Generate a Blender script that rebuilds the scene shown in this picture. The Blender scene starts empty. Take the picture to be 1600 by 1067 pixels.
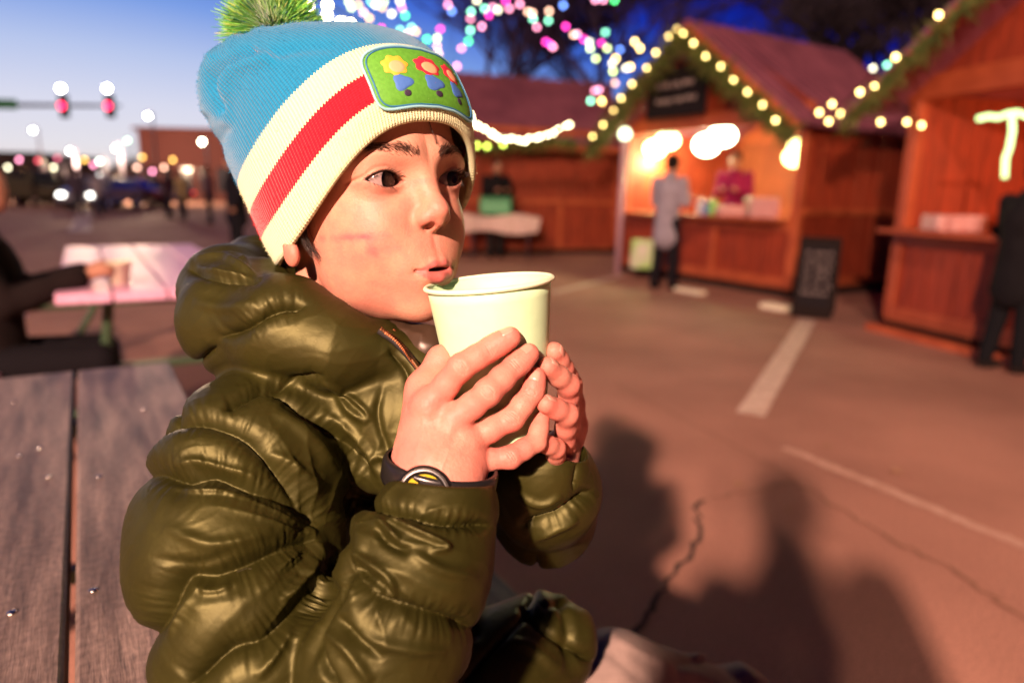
import bpy, bmesh, math, random
import numpy as np
from mathutils import Vector, Matrix
random.seed(7)
rng = np.random.default_rng(7)
S = bpy.context.scene
COL = S.collection
R_ = math.radians

# ---------------------------------------------------------------- camera
CAM_H = 1.15
PITCH = R_(12.2)
ROLL = R_(1.3)
F_PX = 1067.0                      # focal length in photograph pixels (24 mm on 36 mm, 1600 px wide)
cam_data = bpy.data.cameras.new("camera")
cam_data.sensor_width = 36.0
cam_data.lens = 36.0 * F_PX / 1600.0
cam_data.clip_start = 0.02
cam_data.clip_end = 3000.0
cam_data.dof.use_dof = True
cam_data.dof.focus_distance = 0.475
cam_data.dof.aperture_fstop = 3.3
cam_data.dof.aperture_blades = 0
camera = bpy.data.objects.new("camera", cam_data)
COL.objects.link(camera)
MCAM = Matrix.Translation((0, 0, CAM_H)) @ Matrix.Rotation(math.pi / 2 - PITCH, 4, 'X') @ Matrix.Rotation(ROLL, 4, 'Z')
camera.matrix_world = MCAM
S.camera = camera
MC = np.array(MCAM)

# ---------------------------------------------------------------- exposure
S.view_settings.view_transform = 'Standard'
S.view_settings.look = 'None'
S.view_settings.gamma = 1.0
S.view_settings.exposure = 1.0
S.render.engine = 'CYCLES'
S.cycles.use_denoising = True
S.cycles.max_bounces = 6
S.cycles.diffuse_bounces = 3
S.cycles.glossy_bounces = 3
S.cycles.transmission_bounces = 3
S.cycles.sample_clamp_indirect = 3.0
S.cycles.caustics_reflective = False
S.cycles.caustics_refractive = False

# ---------------------------------------------------------------- dusk sky: bright afterglow low on the left, deep blue to the right
W = bpy.data.worlds.new("World")
S.world = W
W.use_nodes = True
nt = W.node_tree
nt.nodes.clear()
def wn(t, **k):
    n = nt.nodes.new(t)
    for a, b in k.items():
        setattr(n, a, b)
    return n
def wmath(op, a, b=None, c=None):
    n = wn('ShaderNodeMath', operation=op)
    for i, v in enumerate((a, b, c)):
        if v is None: continue
        if isinstance(v, (int, float)): n.inputs[i].default_value = v
        else: nt.links.new(v, n.inputs[i])
    return n.outputs[0]
tc = wn('ShaderNodeTexCoord')
sep = wn('ShaderNodeSeparateXYZ')
nt.links.new(tc.outputs['Generated'], sep.inputs[0])
elev = wmath('ARCSINE', sep.outputs['Z'])
az = wmath('ARCTAN2', sep.outputs['X'], sep.outputs['Y'])       # 0 straight ahead, negative to the left
daz = wmath('ABSOLUTE', wmath('ADD', az, 0.60))                 # glow sits 34 degrees to the left
t_el = wmath('MULTIPLY', wmath('MAXIMUM', elev, 0.0), 1.5)
t_az = wmath('MULTIPLY', wmath('POWER', wmath('MAXIMUM', wmath('SUBTRACT', daz, 0.02), 0.0), 2.0), 0.33)
t = wmath('ADD', t_el, t_az)
ramp = wn('ShaderNodeValToRGB')
nt.links.new(t, ramp.inputs[0])
cr = ramp.color_ramp
def srgb(r, g, b):
    f = lambda c: (c / 255 / 12.92) if c / 255 <= 0.04045 else ((c / 255 + 0.055) / 1.055) ** 2.4
    return (f(r), f(g), f(b), 1.0)
stops = [(0.0, (255, 232, 222)), (0.07, (246, 242, 250)), (0.15, (232, 234, 255)), (0.24, (196, 212, 253)),
         (0.33, (132, 170, 246)), (0.42, (72, 116, 230)), (0.52, (28, 56, 190)), (0.63, (8, 22, 140)), (0.80, (4, 10, 80)), (1.0, (3, 5, 45))]
cr.elements[0].position = stops[0][0]; cr.elements[0].color = srgb(*stops[0][1])
cr.elements[1].position = stops[-1][0]; cr.elements[1].color = srgb(*stops[-1][1])
for p_, c_ in stops[1:-1]:
    e = cr.elements.new(p_); e.color = srgb(*c_)
bg = wn('ShaderNodeBackground')
nt.links.new(ramp.outputs[0], bg.inputs[0])
bg.inputs[1].default_value = 0.43           # display brightness 1 at exposure +1
out = wn('ShaderNodeOutputWorld')
nt.links.new(bg.outputs[0], out.inputs[0])

# ---------------------------------------------------------------- the warm high lamp behind the photographer (the single sun)
sun_d = bpy.data.lights.new("sun", 'SUN')
sun_d.energy = 0.7
sun_d.color = (1.0, 0.63, 0.47)
sun_d.angle = R_(1.6)
sun = bpy.data.objects.new("sun", sun_d)
COL.objects.link(sun)
SUN_DIR = Vector((0.27, 0.95, -0.48)).normalized()     # the way the light travels
sun.rotation_euler = SUN_DIR.to_track_quat('-Z', 'Y').to_euler()
sun.location = (-3, -3, 6)

# the street lamp a few metres behind the photographer (its pole is built further down): the near, warm part of the key light
LAMP_POS = Vector((-0.10, 0.55, 1.10)) - SUN_DIR * 6.2
ld = bpy.data.lights.new("street_lamp_light", 'POINT'); ld.energy = 2900; ld.color = (1.0, 0.61, 0.46); ld.shadow_soft_size = 0.12
lo_ = bpy.data.objects.new("street_lamp_light", ld); COL.objects.link(lo_); lo_.location = LAMP_POS
# ================================================================ helpers
def cam2world(P):
    """(x right, y up, d depth) in metres in front of the camera -> world"""
    P = np.atleast_2d(np.asarray(P, float))
    q = np.stack([P[:, 0], P[:, 1], -P[:, 2]], 1)
    return q @ MC[:3, :3].T + MC[:3, 3]
def px(u, v, d):
    return np.array([(u - 800.0) / F_PX * d, (533.5 - v) / F_PX * d, d])
def wpx(u, v, d):
    return Vector(cam2world(px(u, v, d))[0])
def ray(u, v):
    q = np.array([(u - 800.0) / F_PX, (533.5 - v) / F_PX, -1.0]) @ MC[:3, :3].T
    return q
def ground(u, v, z=0.0):
    """the point of the horizontal plane z seen at photograph pixel (u, v)"""
    q = ray(u, v); t = (z - CAM_H) / q[2]
    p = np.array(MC[:3, 3]) + q * t
    return Vector((p[0], p[1], z))
def at_y(u, v, y):
    q = ray(u, v); t = (y - MC[1, 3]) / q[1]
    return Vector(np.array(MC[:3, 3]) + q * t)
def hsv_(c): return c

def empty(name, loc, label=None, cat=None, group=None, rz=0.0):
    o = bpy.data.objects.new(name, None)
    COL.objects.link(o)
    o.location = loc; o.rotation_euler = (0, 0, rz); o.empty_display_size = 0.1
    tag(o, label, cat, group)
    return o
def tag(o, label=None, cat=None, group=None, kind=None):
    if label: o['label'] = label
    if cat: o['category'] = cat
    if group: o['group'] = group
    if kind: o['kind'] = kind
    return o
def link_mesh(name, verts, faces, mat, parent=None, smooth=True, local=False, attrs=None, uvs=None):
    """verts in world space (or in the parent's space when local)"""
    me = bpy.data.meshes.new(name)
    V = np.asarray(verts, float)
    if parent is not None and not local:
        m = np.array(parent_world(parent).inverted())
        V = V @ m[:3, :3].T + m[:3, 3]
    if isinstance(faces, np.ndarray) and faces.ndim == 2:
        n = len(faces); k = faces.shape[1]
        me.vertices.add(len(V)); me.vertices.foreach_set('co', V.astype(np.float32).ravel())
        me.loops.add(n * k); me.loops.foreach_set('vertex_index', faces.astype(np.int32).ravel())
        me.polygons.add(n); me.polygons.foreach_set('loop_start', np.arange(n, dtype=np.int32) * k)
        me.update(calc_edges=True); me.validate()
    else:
        me.from_pydata([tuple(v) for v in V], [], [tuple(f) for f in faces])
        me.update()
    if smooth:
        me.polygons.foreach_set('use_smooth', np.ones(len(me.polygons), bool))
    if attrs:
        for k, a in attrs.items():
            at = me.attributes.new(k, 'FLOAT_COLOR' if a.ndim == 2 else 'FLOAT', 'POINT')
            if a.ndim == 2:
                c = np.ones((len(a), 4), np.float32); c[:, :a.shape[1]] = a
                at.data.foreach_set('color', c.ravel())
            else:
                at.data.foreach_set('value', a.astype(np.float32))
    o = bpy.data.objects.new(name, me)
    COL.objects.link(o)
    if parent is not None:
        o.parent = parent
    if mat is not None:
        for m_ in (mat if isinstance(mat, (list, tuple)) else [mat]):
            me.materials.append(m_)
    return o
def parent_world(p):
    m = Matrix.LocRotScale(p.location, p.rotation_euler, p.scale)
    return m if p.parent is None else parent_world(p.parent) @ m

class MB:
    """collects simple shapes, builds ONE mesh"""
    def __init__(s): s.v = []; s.f = []; s.mi = []; s.m = 0
    def add(s, verts, faces):
        n = len(s.v)
        s.v += [tuple(v) for v in verts]
        s.f += [tuple(i + n for i in f) for f in faces]
        s.mi += [s.m] * len(faces)
        return s
    def box(s, c, size, rot=None, bev=0.0):
        hx, hy, hz = size[0] / 2, size[1] / 2, size[2] / 2
        b = min(bev, hx * .9, hy * .9, hz * .9)
        M = rot if rot is not None else Matrix.Identity(3)
        c = Vector(c)
        if b <= 0:
            P = [Vector((x, y, z)) for x in (-hx, hx) for y in (-hy, hy) for z in (-hz, hz)]
            F = [(0, 1, 3, 2), (4, 6, 7, 5), (0, 4, 5, 1), (2, 3, 7, 6), (0, 2, 6, 4), (1, 5, 7, 3)]
            return s.add([c + M @ p for p in P], F)
        bm = bmesh.new()
        bmesh.ops.create_cube(bm, size=1.0)
        for v in bm.verts: v.co = Vector((v.co.x * hx * 2, v.co.y * hy * 2, v.co.z * hz * 2))
        bmesh.ops.bevel(bm, geom=bm.edges[:], offset=b, segments=1, affect='EDGES')
        bm.verts.index_update()
        V = [c + M @ v.co for v in bm.verts]; F = [[v.index for v in f.verts] for f in bm.faces]
        bm.free()
        return s.add(V, F)
    def beam(s, a, b, w, h, up=Vector((0, 0, 1)), bev=0.0):
        a = Vector(a); b = Vector(b); d = (b - a); L = d.length
        if L < 1e-6: return s
        y = d / L; x = y.cross(up)
        if x.length < 1e-4: x = y.cross(Vector((0, 1, 0)))
        x.normalize(); z = x.cross(y)
        M = Matrix((x, y, z)).transposed()
        return s.box((a + b) / 2, (w, L, h), M, bev)
    def tube(s, pts, radii, seg=10, cap=True):
        pts = [Vector(p) for p in pts]
        if isinstance(radii, (int, float)): radii = [radii] * len(pts)
        V = []; F = []; ref = None
        for i, p in enumerate(pts):
            t = (pts[min(i + 1, len(pts) - 1)] - pts[max(i - 1, 0)]).normalized()
            if ref is None:
                ref = Vector((0, 0, 1)) if abs(t.z) < .9 else Vector((1, 0, 0))
            x = (ref - t * ref.dot(t)).normalized(); y = t.cross(x); ref = x
            for k in range(seg):
                a = 2 * math.pi * k / seg
                V.append(p + (x * math.cos(a) + y * math.sin(a)) * radii[i])
        for i in range(len(pts) - 1):
            for k in range(seg):
                F.append((i * seg + k, i * seg + (k + 1) % seg, (i + 1) * seg + (k + 1) % seg, (i + 1) * seg + k))
        if cap:
            F.append(tuple(range(seg))[::-1]); n = (len(pts) - 1) * seg; F.append(tuple(n + k for k in range(seg)))
        return s.add(V, F)
    def lathe(s, prof, c=(0, 0, 0), M=None, seg=24):
        """prof: (r, z) pairs"""
        M = M or Matrix.Identity(3); c = Vector(c); V = []; F = []
        for r, z in prof:
            for k in range(seg):
                a = 2 * math.pi * k / seg
                V.append(c + M @ Vector((r * math.cos(a), r * math.sin(a), z)))
        for i in range(len(prof) - 1):
            for k in range(seg):
                F.append((i * seg + k, i * seg + (k + 1) % seg, (i + 1) * seg + (k + 1) % seg, (i + 1) * seg + k))
        return s.add(V, F)
    def ball(s, c, r, seg=12, rings=8, sc=(1, 1, 1)):
        c = Vector(c); V = []; F = []
        for i in range(rings + 1):
            th = math.pi * i / rings
            for k in range(seg):
                a = 2 * math.pi * k / seg
                V.append(c + Vector((math.sin(th) * math.cos(a) * r * sc[0], math.sin(th) * math.sin(a) * r * sc[1], math.cos(th) * r * sc[2])))
        for i in range(rings):
            for k in range(seg):
                F.append((i * seg + k, (i + 1) * seg + k, (i + 1) * seg + (k + 1) % seg, i * seg + (k + 1) % seg))
        return s.add(V, F)
    def prism(s, poly, a, b):
        """poly: points of a face; a,b: offset vectors"""
        n = len(poly); a = Vector(a); b = Vector(b)
        V = [Vector(p) + a for p in poly] + [Vector(p) + b for p in poly]
        F = [tuple(range(n))[::-1], tuple(range(n, 2 * n))] + [(i, (i + 1) % n, n + (i + 1) % n, n + i) for i in range(n)]
        return s.add(V, F)
    def build(s, name, mat, parent=None, smooth=False, local=False):
        o = link_mesh(name, s.v, s.f, mat, parent, smooth, local)
        if isinstance(mat, (list, tuple)):
            o.data.polygons.foreach_set('material_index', np.array(s.mi, np.int32))
        bm = bmesh.new(); bm.from_mesh(o.data)
        if not smooth:
            bmesh.ops.recalc_face_normals(bm, faces=bm.faces[:])
        bm.to_mesh(o.data); bm.free()
        return o

# ---------------------------------------------------------------- materials
def mat(name, base=(.5, .5, .5), rough=.6, metal=0.0, var=None, vscale=8.0, bump=0.0, bscale=60.0, emis=None, estr=0.0,
        sss=0.0, sheen=0.0, spec=.5, coat=0.0, attr=None, stretch=None, trans=0.0, detail=6.0):
    m = bpy.data.materials.new(name); m.use_nodes = True
    t = m.node_tree; N = t.nodes; L = t.links
    b = N['Principled BSDF']
    b.inputs['Base Color'].default_value = (*base, 1)
    b.inputs['Roughness'].default_value = rough
    b.inputs['Metallic'].default_value = metal
    b.inputs['Specular IOR Level'].default_value = spec
    b.inputs['Sheen Weight'].default_value = sheen
    b.inputs['Coat Weight'].default_value = coat
    b.inputs['Transmission Weight'].default_value = trans
    if sss:
        b.inputs['Subsurface Weight'].default_value = sss
        b.inputs['Subsurface Radius'].default_value = (1.0, .35, .18)
        b.inputs['Subsurface Scale'].default_value = .006
    if emis:
        b.inputs['Emission Color'].default_value = (*emis, 1); b.inputs['Emission Strength'].default_value = estr
    tcn = N.new('ShaderNodeTexCoord'); src = tcn.outputs['Object']
    if stretch:
        mp = N.new('ShaderNodeMapping'); mp.inputs['Scale'].default_value = stretch
        L.new(src, mp.inputs[0]); src = mp.outputs[0]
    col = None
    if attr:
        a = N.new('ShaderNodeAttribute'); a.attribute_name = attr; col = a.outputs['Color']
    if var is not None:
        n = N.new('ShaderNodeTexNoise'); n.inputs['Scale'].default_value = vscale; n.inputs['Detail'].default_value = detail
        L.new(src, n.inputs['Vector'])
        r = N.new('ShaderNodeValToRGB'); r.color_ramp.elements[0].position = .32; r.color_ramp.elements[1].position = .68
        L.new(n.outputs['Fac'], r.inputs[0])
        mx = N.new('ShaderNodeMix'); mx.data_type = 'RGBA'
        L.new(r.outputs[0], mx.inputs[0])
        if col is not None:
            mx.blend_type = 'MULTIPLY'; mx.inputs[0].default_value = 1.0
            t.links.remove(mx.inputs[0].links[0]); 
            r.color_ramp.elements[0].color = (*var, 1); r.color_ramp.elements[1].color = (1, 1, 1, 1)
            L.new(col, mx.inputs[6]); L.new(r.outputs[0], mx.inputs[7])
        else:
            mx.inputs[6].default_value = (*base, 1); mx.inputs[7].default_value = (*var, 1)
        col = mx.outputs[2]
    if col is not None: L.new(col, b.inputs['Base Color'])
    if bump:
        n = N.new('ShaderNodeTexNoise'); n.inputs['Scale'].default_value = bscale; n.inputs['Detail'].default_value = 5.0
        L.new(src, n.inputs['Vector'])
        bp = N.new('ShaderNodeBump'); bp.inputs['Strength'].default_value = 1.0; bp.inputs['Distance'].default_value = bump
        L.new(n.outputs['Fac'], bp.inputs['Height']); L.new(bp.outputs[0], b.inputs['Normal'])
    return m
def glow(name, c, s):
    m = bpy.data.materials.new(name); m.use_nodes = True
    t = m.node_tree; t.nodes.clear()
    e = t.nodes.new('ShaderNodeEmission'); e.inputs[0].default_value = (*c, 1); e.inputs[1].default_value = s
    o = t.nodes.new('ShaderNodeOutputMaterial'); t.links.new(e.outputs[0], o.inputs[0])
    return m

# ---------------------------------------------------------------- implicit surfaces
def ell(P, c, r, Rm=None):
    q = P - np.asarray(c, np.float32)
    if Rm is not None: q = q @ np.asarray(Rm, np.float32)
    r = np.asarray(r, np.float32)
    k0 = np.sqrt(((q / r) ** 2).sum(1)); k1 = np.sqrt(((q / (r * r)) ** 2).sum(1)) + 1e-9
    return k0 * (k0 - 1.0) / k1
def cap(P, a, b, ra, rb=None):
    a = np.asarray(a, np.float32); b = np.asarray(b, np.float32); rb = ra if rb is None else rb
    ab = b - a; L2 = float((ab * ab).sum()) + 1e-12
    h = np.clip(((P - a) @ ab) / L2, 0, 1)
    d = P - a - h[:, None] * ab
    return np.sqrt((d * d).sum(1)) - (ra + (rb - ra) * h)
def chain(P, pts, rad, k=0.0):
    out = None
    for i in range(len(pts) - 1):
        d = cap(P, pts[i], pts[i + 1], rad[i], rad[i + 1])
        out = d if out is None else smin(out, d, k)
    return out
def smin(a, b, k):
    if k <= 0: return np.minimum(a, b)
    h = np.maximum(k - np.abs(a - b), 0) / k
    return np.minimum(a, b) - h * h * k * .25
def smax(a, b, k): return -smin(-a, -b, k)
def polydist(Q, pts):
    """2-D distance to a polyline and the arc length of the nearest point"""
    pts = np.asarray(pts, np.float32); best = np.full(len(Q), 1e9, np.float32); arc = np.zeros(len(Q), np.float32); s0 = 0.0
    for i in range(len(pts) - 1):
        a, b = pts[i], pts[i + 1]; ab = b - a; L = float(np.hypot(*ab)) + 1e-9
        h = np.clip(((Q - a) @ ab) / (L * L), 0, 1)
        d = np.hypot(Q[:, 0] - a[0] - h * ab[0], Q[:, 1] - a[1] - h * ab[1])
        m = d < best; best[m] = d[m]; arc[m] = s0 + h[m] * L; s0 += L
    return best, arc, s0
def smooth_line(pts, n=8):
    """Catmull-Rom through the points"""
    p = np.asarray(pts, float); p = np.vstack([2 * p[0] - p[1], p, 2 * p[-1] - p[-2]]); out = []
    for i in range(1, len(p) - 2):
        for t in np.linspace(0, 1, n, endpoint=False):
            out.append(.5 * ((2 * p[i]) + (-p[i - 1] + p[i + 1]) * t + (2 * p[i - 1] - 5 * p[i] + 4 * p[i + 1] - p[i + 2]) * t * t + (-p[i - 1] + 3 * p[i] - 3 * p[i + 1] + p[i + 2]) * t ** 3))
    out.append(p[-2]); return np.array(out)
def hash3(i, j, k, seed=0):
    h = (i.astype(np.int64) * 374761393 + j.astype(np.int64) * 668265263 + k.astype(np.int64) * 2147483647 + seed * 974634777) & 0xffffffff
    h = ((h ^ (h >> 13)) * 1274126177) & 0xffffffff
    h = (h ^ (h >> 16)) & 0xffff
    return h.astype(np.float32) / 65535.0 * 2 - 1
def noise3(P, seed=0):
    P = np.asarray(P, np.float32); I = np.floor(P).astype(np.int64); f = P - I; f = f * f * (3 - 2 * f)
    out = 0
    for a in (0, 1):
        for b in (0, 1):
            for c in (0, 1):
                w = (f[:, 0] if a else 1 - f[:, 0]) * (f[:, 1] if b else 1 - f[:, 1]) * (f[:, 2] if c else 1 - f[:, 2])
                out = out + w * hash3(I[:, 0] + a, I[:, 1] + b, I[:, 2] + c, seed)
    return out
def fbm(P, o=3, seed=0):
    P = np.asarray(P, np.float32); s = 0; a = 1.0; t = 0
    for i in range(o):
        s = s + a * noise3(P * (2 ** i) + 17.3 * i, seed + i); t += a; a *= .5
    return s / t
def surface(fn, lo, hi, h, blk=8, newton=3, fine=None):
    """surface nets over a function fn(P)->distance; only blocks near the surface are evaluated.
    fine: a second, more detailed function to project onto"""
    lo = np.asarray(lo, float); hi = np.asarray(hi, float)
    nb = np.ceil((hi - lo) / (h * blk)).astype(int); n = nb * blk + 1
    bc = np.stack(np.meshgrid(*[np.arange(k) for k in nb], indexing='ij'), -1).reshape(-1, 3)
    C = (lo + (bc + .5) * h * blk).astype(np.float32)
    d = fn(C); near = np.abs(d) < h * blk * 1.35
    Fd = np.empty(tuple(n), np.float32)
    Fd[:-1, :-1, :-1] = np.repeat(np.repeat(np.repeat(np.sign(d).reshape(nb), blk, 0), blk, 1), blk, 2)
    Fd[-1] = 1; Fd[:, -1] = 1; Fd[:, :, -1] = 1
    off = np.stack(np.meshgrid(*[np.arange(blk + 1)] * 3, indexing='ij'), -1).reshape(-1, 3)
    B = bc[near]
    for s0 in range(0, len(B), 600):
        idx = (B[s0:s0 + 600, None] * blk + off[None]).reshape(-1, 3)
        Fd[idx[:, 0], idx[:, 1], idx[:, 2]] = fn((lo + idx * h).astype(np.float32))
    for a in range(3):
        sl = [slice(None)] * 3; sl[a] = 0; Fd[tuple(sl)] = np.maximum(Fd[tuple(sl)], h); sl[a] = -1; Fd[tuple(sl)] = np.maximum(Fd[tuple(sl)], h)
    s = Fd < 0
    cs = np.zeros(tuple(n - 1), np.int8)
    for a in (0, 1):
        for b in (0, 1):
            for c in (0, 1):
                cs += s[a:n[0] - 1 + a, b:n[1] - 1 + b, c:n[2] - 1 + c]
    act = np.argwhere((cs > 0) & (cs < 8))
    vid = np.full(tuple(n - 1), -1, np.int32); vid[act[:, 0], act[:, 1], act[:, 2]] = np.arange(len(act))
    cv = {}
    for a in (0, 1):
        for b in (0, 1):
            for c in (0, 1): cv[(a, b, c)] = Fd[act[:, 0] + a, act[:, 1] + b, act[:, 2] + c]
    acc = np.zeros((len(act), 3)); cnt = np.zeros(len(act))
    for p, fp in cv.items():
        for ax in range(3):
            if p[ax] == 0:
                q = list(p); q[ax] = 1; fq = cv[tuple(q)]
                m = (fp < 0) != (fq < 0)
                t = np.where(m, fp / np.where(m, fp - fq, 1), 0)
                pos = np.array(p, float)[None].repeat(len(act), 0); pos[:, ax] = t
                acc[m] += pos[m]; cnt[m] += 1
    V = lo + (act + acc / cnt[:, None]) * h
    faces = []
    for ax in range(3):
        sl0 = [slice(1, None)] * 3; sl0[ax] = slice(None, -1); sl1 = [slice(1, None)] * 3; sl1[ax] = slice(1, None)
        s0 = s[tuple(sl0)]; s1 = s[tuple(sl1)]
        e = np.argwhere(s0 != s1)
        if not len(e): continue
        inside = s0[e[:, 0], e[:, 1], e[:, 2]]
        e = e + 1; e[:, ax] -= 1
        b, c = [(1, 2), (2, 0), (0, 1)][ax]
        ok = (e[:, b] < n[b] - 1) & (e[:, c] < n[c] - 1); e = e[ok]; inside = inside[ok]
        def g(db, dc):
            q = e.copy(); q[:, b] -= db; q[:, c] -= dc; return vid[q[:, 0], q[:, 1], q[:, 2]]
        quad = np.stack([g(1, 1), g(0, 1), g(0, 0), g(1, 0)], 1)
        quad[~inside] = quad[~inside][:, ::-1]
        faces.append(quad)
    Fq = np.concatenate(faces); Fq = Fq[(Fq >= 0).all(1)]
    f2 = fine or fn
    V = project(f2, V, h, newton)
    return V, Fq
def grad(fn, V, e=3e-4):
    V = V.astype(np.float32); g = np.empty((len(V), 3), np.float32)
    for a in range(3):
        d = np.zeros(3, np.float32); d[a] = e
        g[:, a] = (fn(V + d) - fn(V - d)) / (2 * e)
    return g
def project(fn, V, h, it=3):
    for _ in range(it):
        g = grad(fn, V); f = fn(V.astype(np.float32)); g2 = (g * g).sum(1) + 1e-3
        st = -(f / g2)[:, None] * g; L = np.linalg.norm(st, axis=1); st *= np.minimum(1, 1.2 * h / (L + 1e-9))[:, None]
        V = V + st
    return V
def to_px(P):
    return np.stack([800 + F_PX * P[:, 0] / P[:, 2], 533.5 - F_PX * P[:, 1] / P[:, 2]], 1)
def clean_mesh(V, F):
    """drop specks: keep vertices that are used"""
    u = np.unique(F); m = np.full(len(V), -1); m[u] = np.arange(len(u)); return V[u], m[F]
def subdiv(V, F):
    """each quad into four"""
    e = np.concatenate([F[:, [0, 1]], F[:, [1, 2]], F[:, [2, 3]], F[:, [3, 0]]]); es = np.sort(e, 1)
    key = es[:, 0].astype(np.int64) * len(V) + es[:, 1]; u, inv = np.unique(key, return_inverse=True)
    a = (u // len(V)).astype(int); b = (u % len(V)).astype(int); mid = (V[a] + V[b]) / 2; n = len(F)
    m = inv.reshape(4, n) + len(V); cen = len(V) + len(u) + np.arange(n); V2 = np.concatenate([V, mid, V[F].mean(1)])
    F2 = np.concatenate([np.stack([F[:, 0], m[0], cen, m[3]], 1), np.stack([m[0], F[:, 1], m[1], cen], 1), np.stack([cen, m[1], F[:, 2], m[2]], 1), np.stack([m[3], cen, m[2], F[:, 3]], 1)])
    return V2, F2
# ================================================================ THE PLACE
asphalt = mat("asphalt", (.46, .225, .160), rough=.8, var=(.31, .145, .102), vscale=1.1, bump=.003, bscale=170, detail=12)
def speckle(m, scale=260, amt=.35):
    """fine light and dark aggregate over the base colour"""
    t = m.node_tree; b = t.nodes['Principled BSDF']; src = b.inputs['Base Color'].links[0].from_socket
    n = t.nodes.new('ShaderNodeTexNoise'); n.inputs['Scale'].default_value = scale; n.inputs['Detail'].default_value = 3
    tc_ = t.nodes.new('ShaderNodeTexCoord'); t.links.new(tc_.outputs['Object'], n.inputs['Vector'])
    mr = t.nodes.new('ShaderNodeMapRange'); mr.inputs[1].default_value = .3; mr.inputs[2].default_value = .7; mr.inputs[3].default_value = 1 - amt; mr.inputs[4].default_value = 1 + amt
    t.links.new(n.outputs['Fac'], mr.inputs[0])
    mx = t.nodes.new('ShaderNodeMix'); mx.data_type = 'RGBA'; mx.blend_type = 'MULTIPLY'; mx.inputs[0].default_value = 1
    t.links.new(src, mx.inputs[6]); t.links.new(mr.outputs[0], mx.inputs[7]); t.links.new(mx.outputs[2], b.inputs['Base Color'])
speckle(asphalt, 150, .5)
g_ = 400.0
gd = link_mesh('ground', [(-g_, -g_, 0), (g_, -g_, 0), (g_, g_ * 2, 0), (-g_, g_ * 2, 0)], [(0, 1, 2, 3)], asphalt, smooth=False)
tag(gd, kind='structure')
paint = mat("worn_white_paint", (.80, .62, .52), rough=.6, var=(.55, .36, .28), vscale=14, bump=.001, bscale=200)
paint_old = mat("faded_paint", (.62, .40, .31), rough=.8, var=(.45, .25, .18), vscale=20, bump=.001, bscale=200)
def strip(name, p, q, w, z, m, jag=.004, n=40, kind='structure'):
    p = Vector(p); q = Vector(q); d = (q - p); L = d.length; d /= L; s = Vector((-d.y, d.x, 0)); V = []; F = []
    rg = random.Random(hash(name) % 97 + int(L * 100))
    for i in range(n + 1):
        c = p + d * (L * i / n)
        V += [c + s * (w / 2 + rg.uniform(-jag, jag)) + Vector((0, 0, z)), c - s * (w / 2 + rg.uniform(-jag, jag)) + Vector((0, 0, z))]
    for i in range(n): F.append((2 * i, 2 * i + 1, 2 * i + 3, 2 * i + 2))
    o = link_mesh(name, V, F, m, smooth=False); tag(o, kind=kind); return o
l1a, l1b = ground(1262, 500), ground(1172, 648)
strip('parking_line', l1a, l1b, .15, .004, paint)
l2a, l2b = ground(1225, 700), ground(1640, 870)
strip('parking_line', l2a, l2b, .055, .004, paint_old, .008)
strip('parking_line', ground(862, 458), ground(975, 430), .12, .004, paint)
strip('parking_line', ground(135, 318), ground(124, 362), .5, .004, paint, .03)
strip('parking_line', ground(215, 350), ground(290, 345), .6, .004, paint_old, .1)
crack_m = mat("tar_crack", (.035, .022, .018), rough=.9)
seal_m = mat("sealed_seam", (.24, .115, .075), rough=.8)
def crack(name, pts, w, m, z=.0045, seed=1):
    rg = random.Random(seed); P = []
    pts = [ground(*p) for p in pts]
    for a, b in zip(pts[:-1], pts[1:]):
        n = max(3, int((b - a).length / .035))
        for i in range(n):
            c = a.lerp(b, i / n); P.append(c + Vector((rg.uniform(-1, 1), rg.uniform(-1, 1), 0)) * w * .8)
    V = []; F = []
    for i, c in enumerate(P):
        t = (P[min(i + 1, len(P) - 1)] - P[max(i - 1, 0)]).normalized(); s = Vector((-t.y, t.x, 0)); ww = w * rg.uniform(.35, 1.0)
        V += [c + s * ww / 2 + Vector((0, 0, z)), c - s * ww / 2 + Vector((0, 0, z))]
    for i in range(len(P) - 1): F.append((2 * i, 2 * i + 1, 2 * i + 3, 2 * i + 2))
    o = link_mesh(name, V, F, m, smooth=False); tag(o, kind='structure'); return o
crack('asphalt_crack', [(975, 1010), (1010, 960), (1045, 905), (1080, 870), (1092, 830), (1085, 795), (1110, 780)], .022, crack_m, seed=2)
crack('asphalt_crack', [(1110, 780), (1190, 765), (1240, 752), (1180, 715), (1085, 665), (1030, 635), (960, 600)], .016, seal_m, seed=3)
crack('asphalt_crack', [(1240, 752), (1340, 815), (1420, 860), (1500, 900), (1600, 965), (1700, 1040)], .026, seal_m, seed=4)
# fallen leaves and litter, small curled scraps
leaf_m = mat("dry_leaf", (.42, .24, .15), rough=.7, var=(.25, .12, .06), vscale=90)
def leaf(u, v, s, rot):
    c = ground(u, v); V = []; F = []; n = 7
    for i in range(n + 1):
        t = i / n; w = s * .42 * math.sin(math.pi * (t * .92 + .04)); x = (t - .5) * s
        for k in (-1, 0, 1):
            y = k * w; z = .008 + .18 * s * abs(t - .5) + .1 * s * abs(k) * (1 if i % 2 else .6)
            V.append((c.x + x * math.cos(rot) - y * math.sin(rot), c.y + x * math.sin(rot) + y * math.cos(rot), z))
    for i in range(n):
        for k in (0, 1): a = i * 3 + k; F.append((a, a + 1, a + 4, a + 3))
    o = link_mesh('dry_leaf', V, F, leaf_m); return o
LF = [(975, 658, .055, "dry leaf lying just beyond the tip of the boy's shadow"), (1152, 760, .05, "dry leaf on the asphalt right of the boy's shadow"), (1292, 700, .05, "dry leaf beside the start of the thin faded line"),
      (1400, 740, .06, "dry leaf beyond the thin faded line, nearest the right stall"), (1232, 800, .035, "smallest dry leaf, between the shadow and the sealed seam")]
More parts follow.
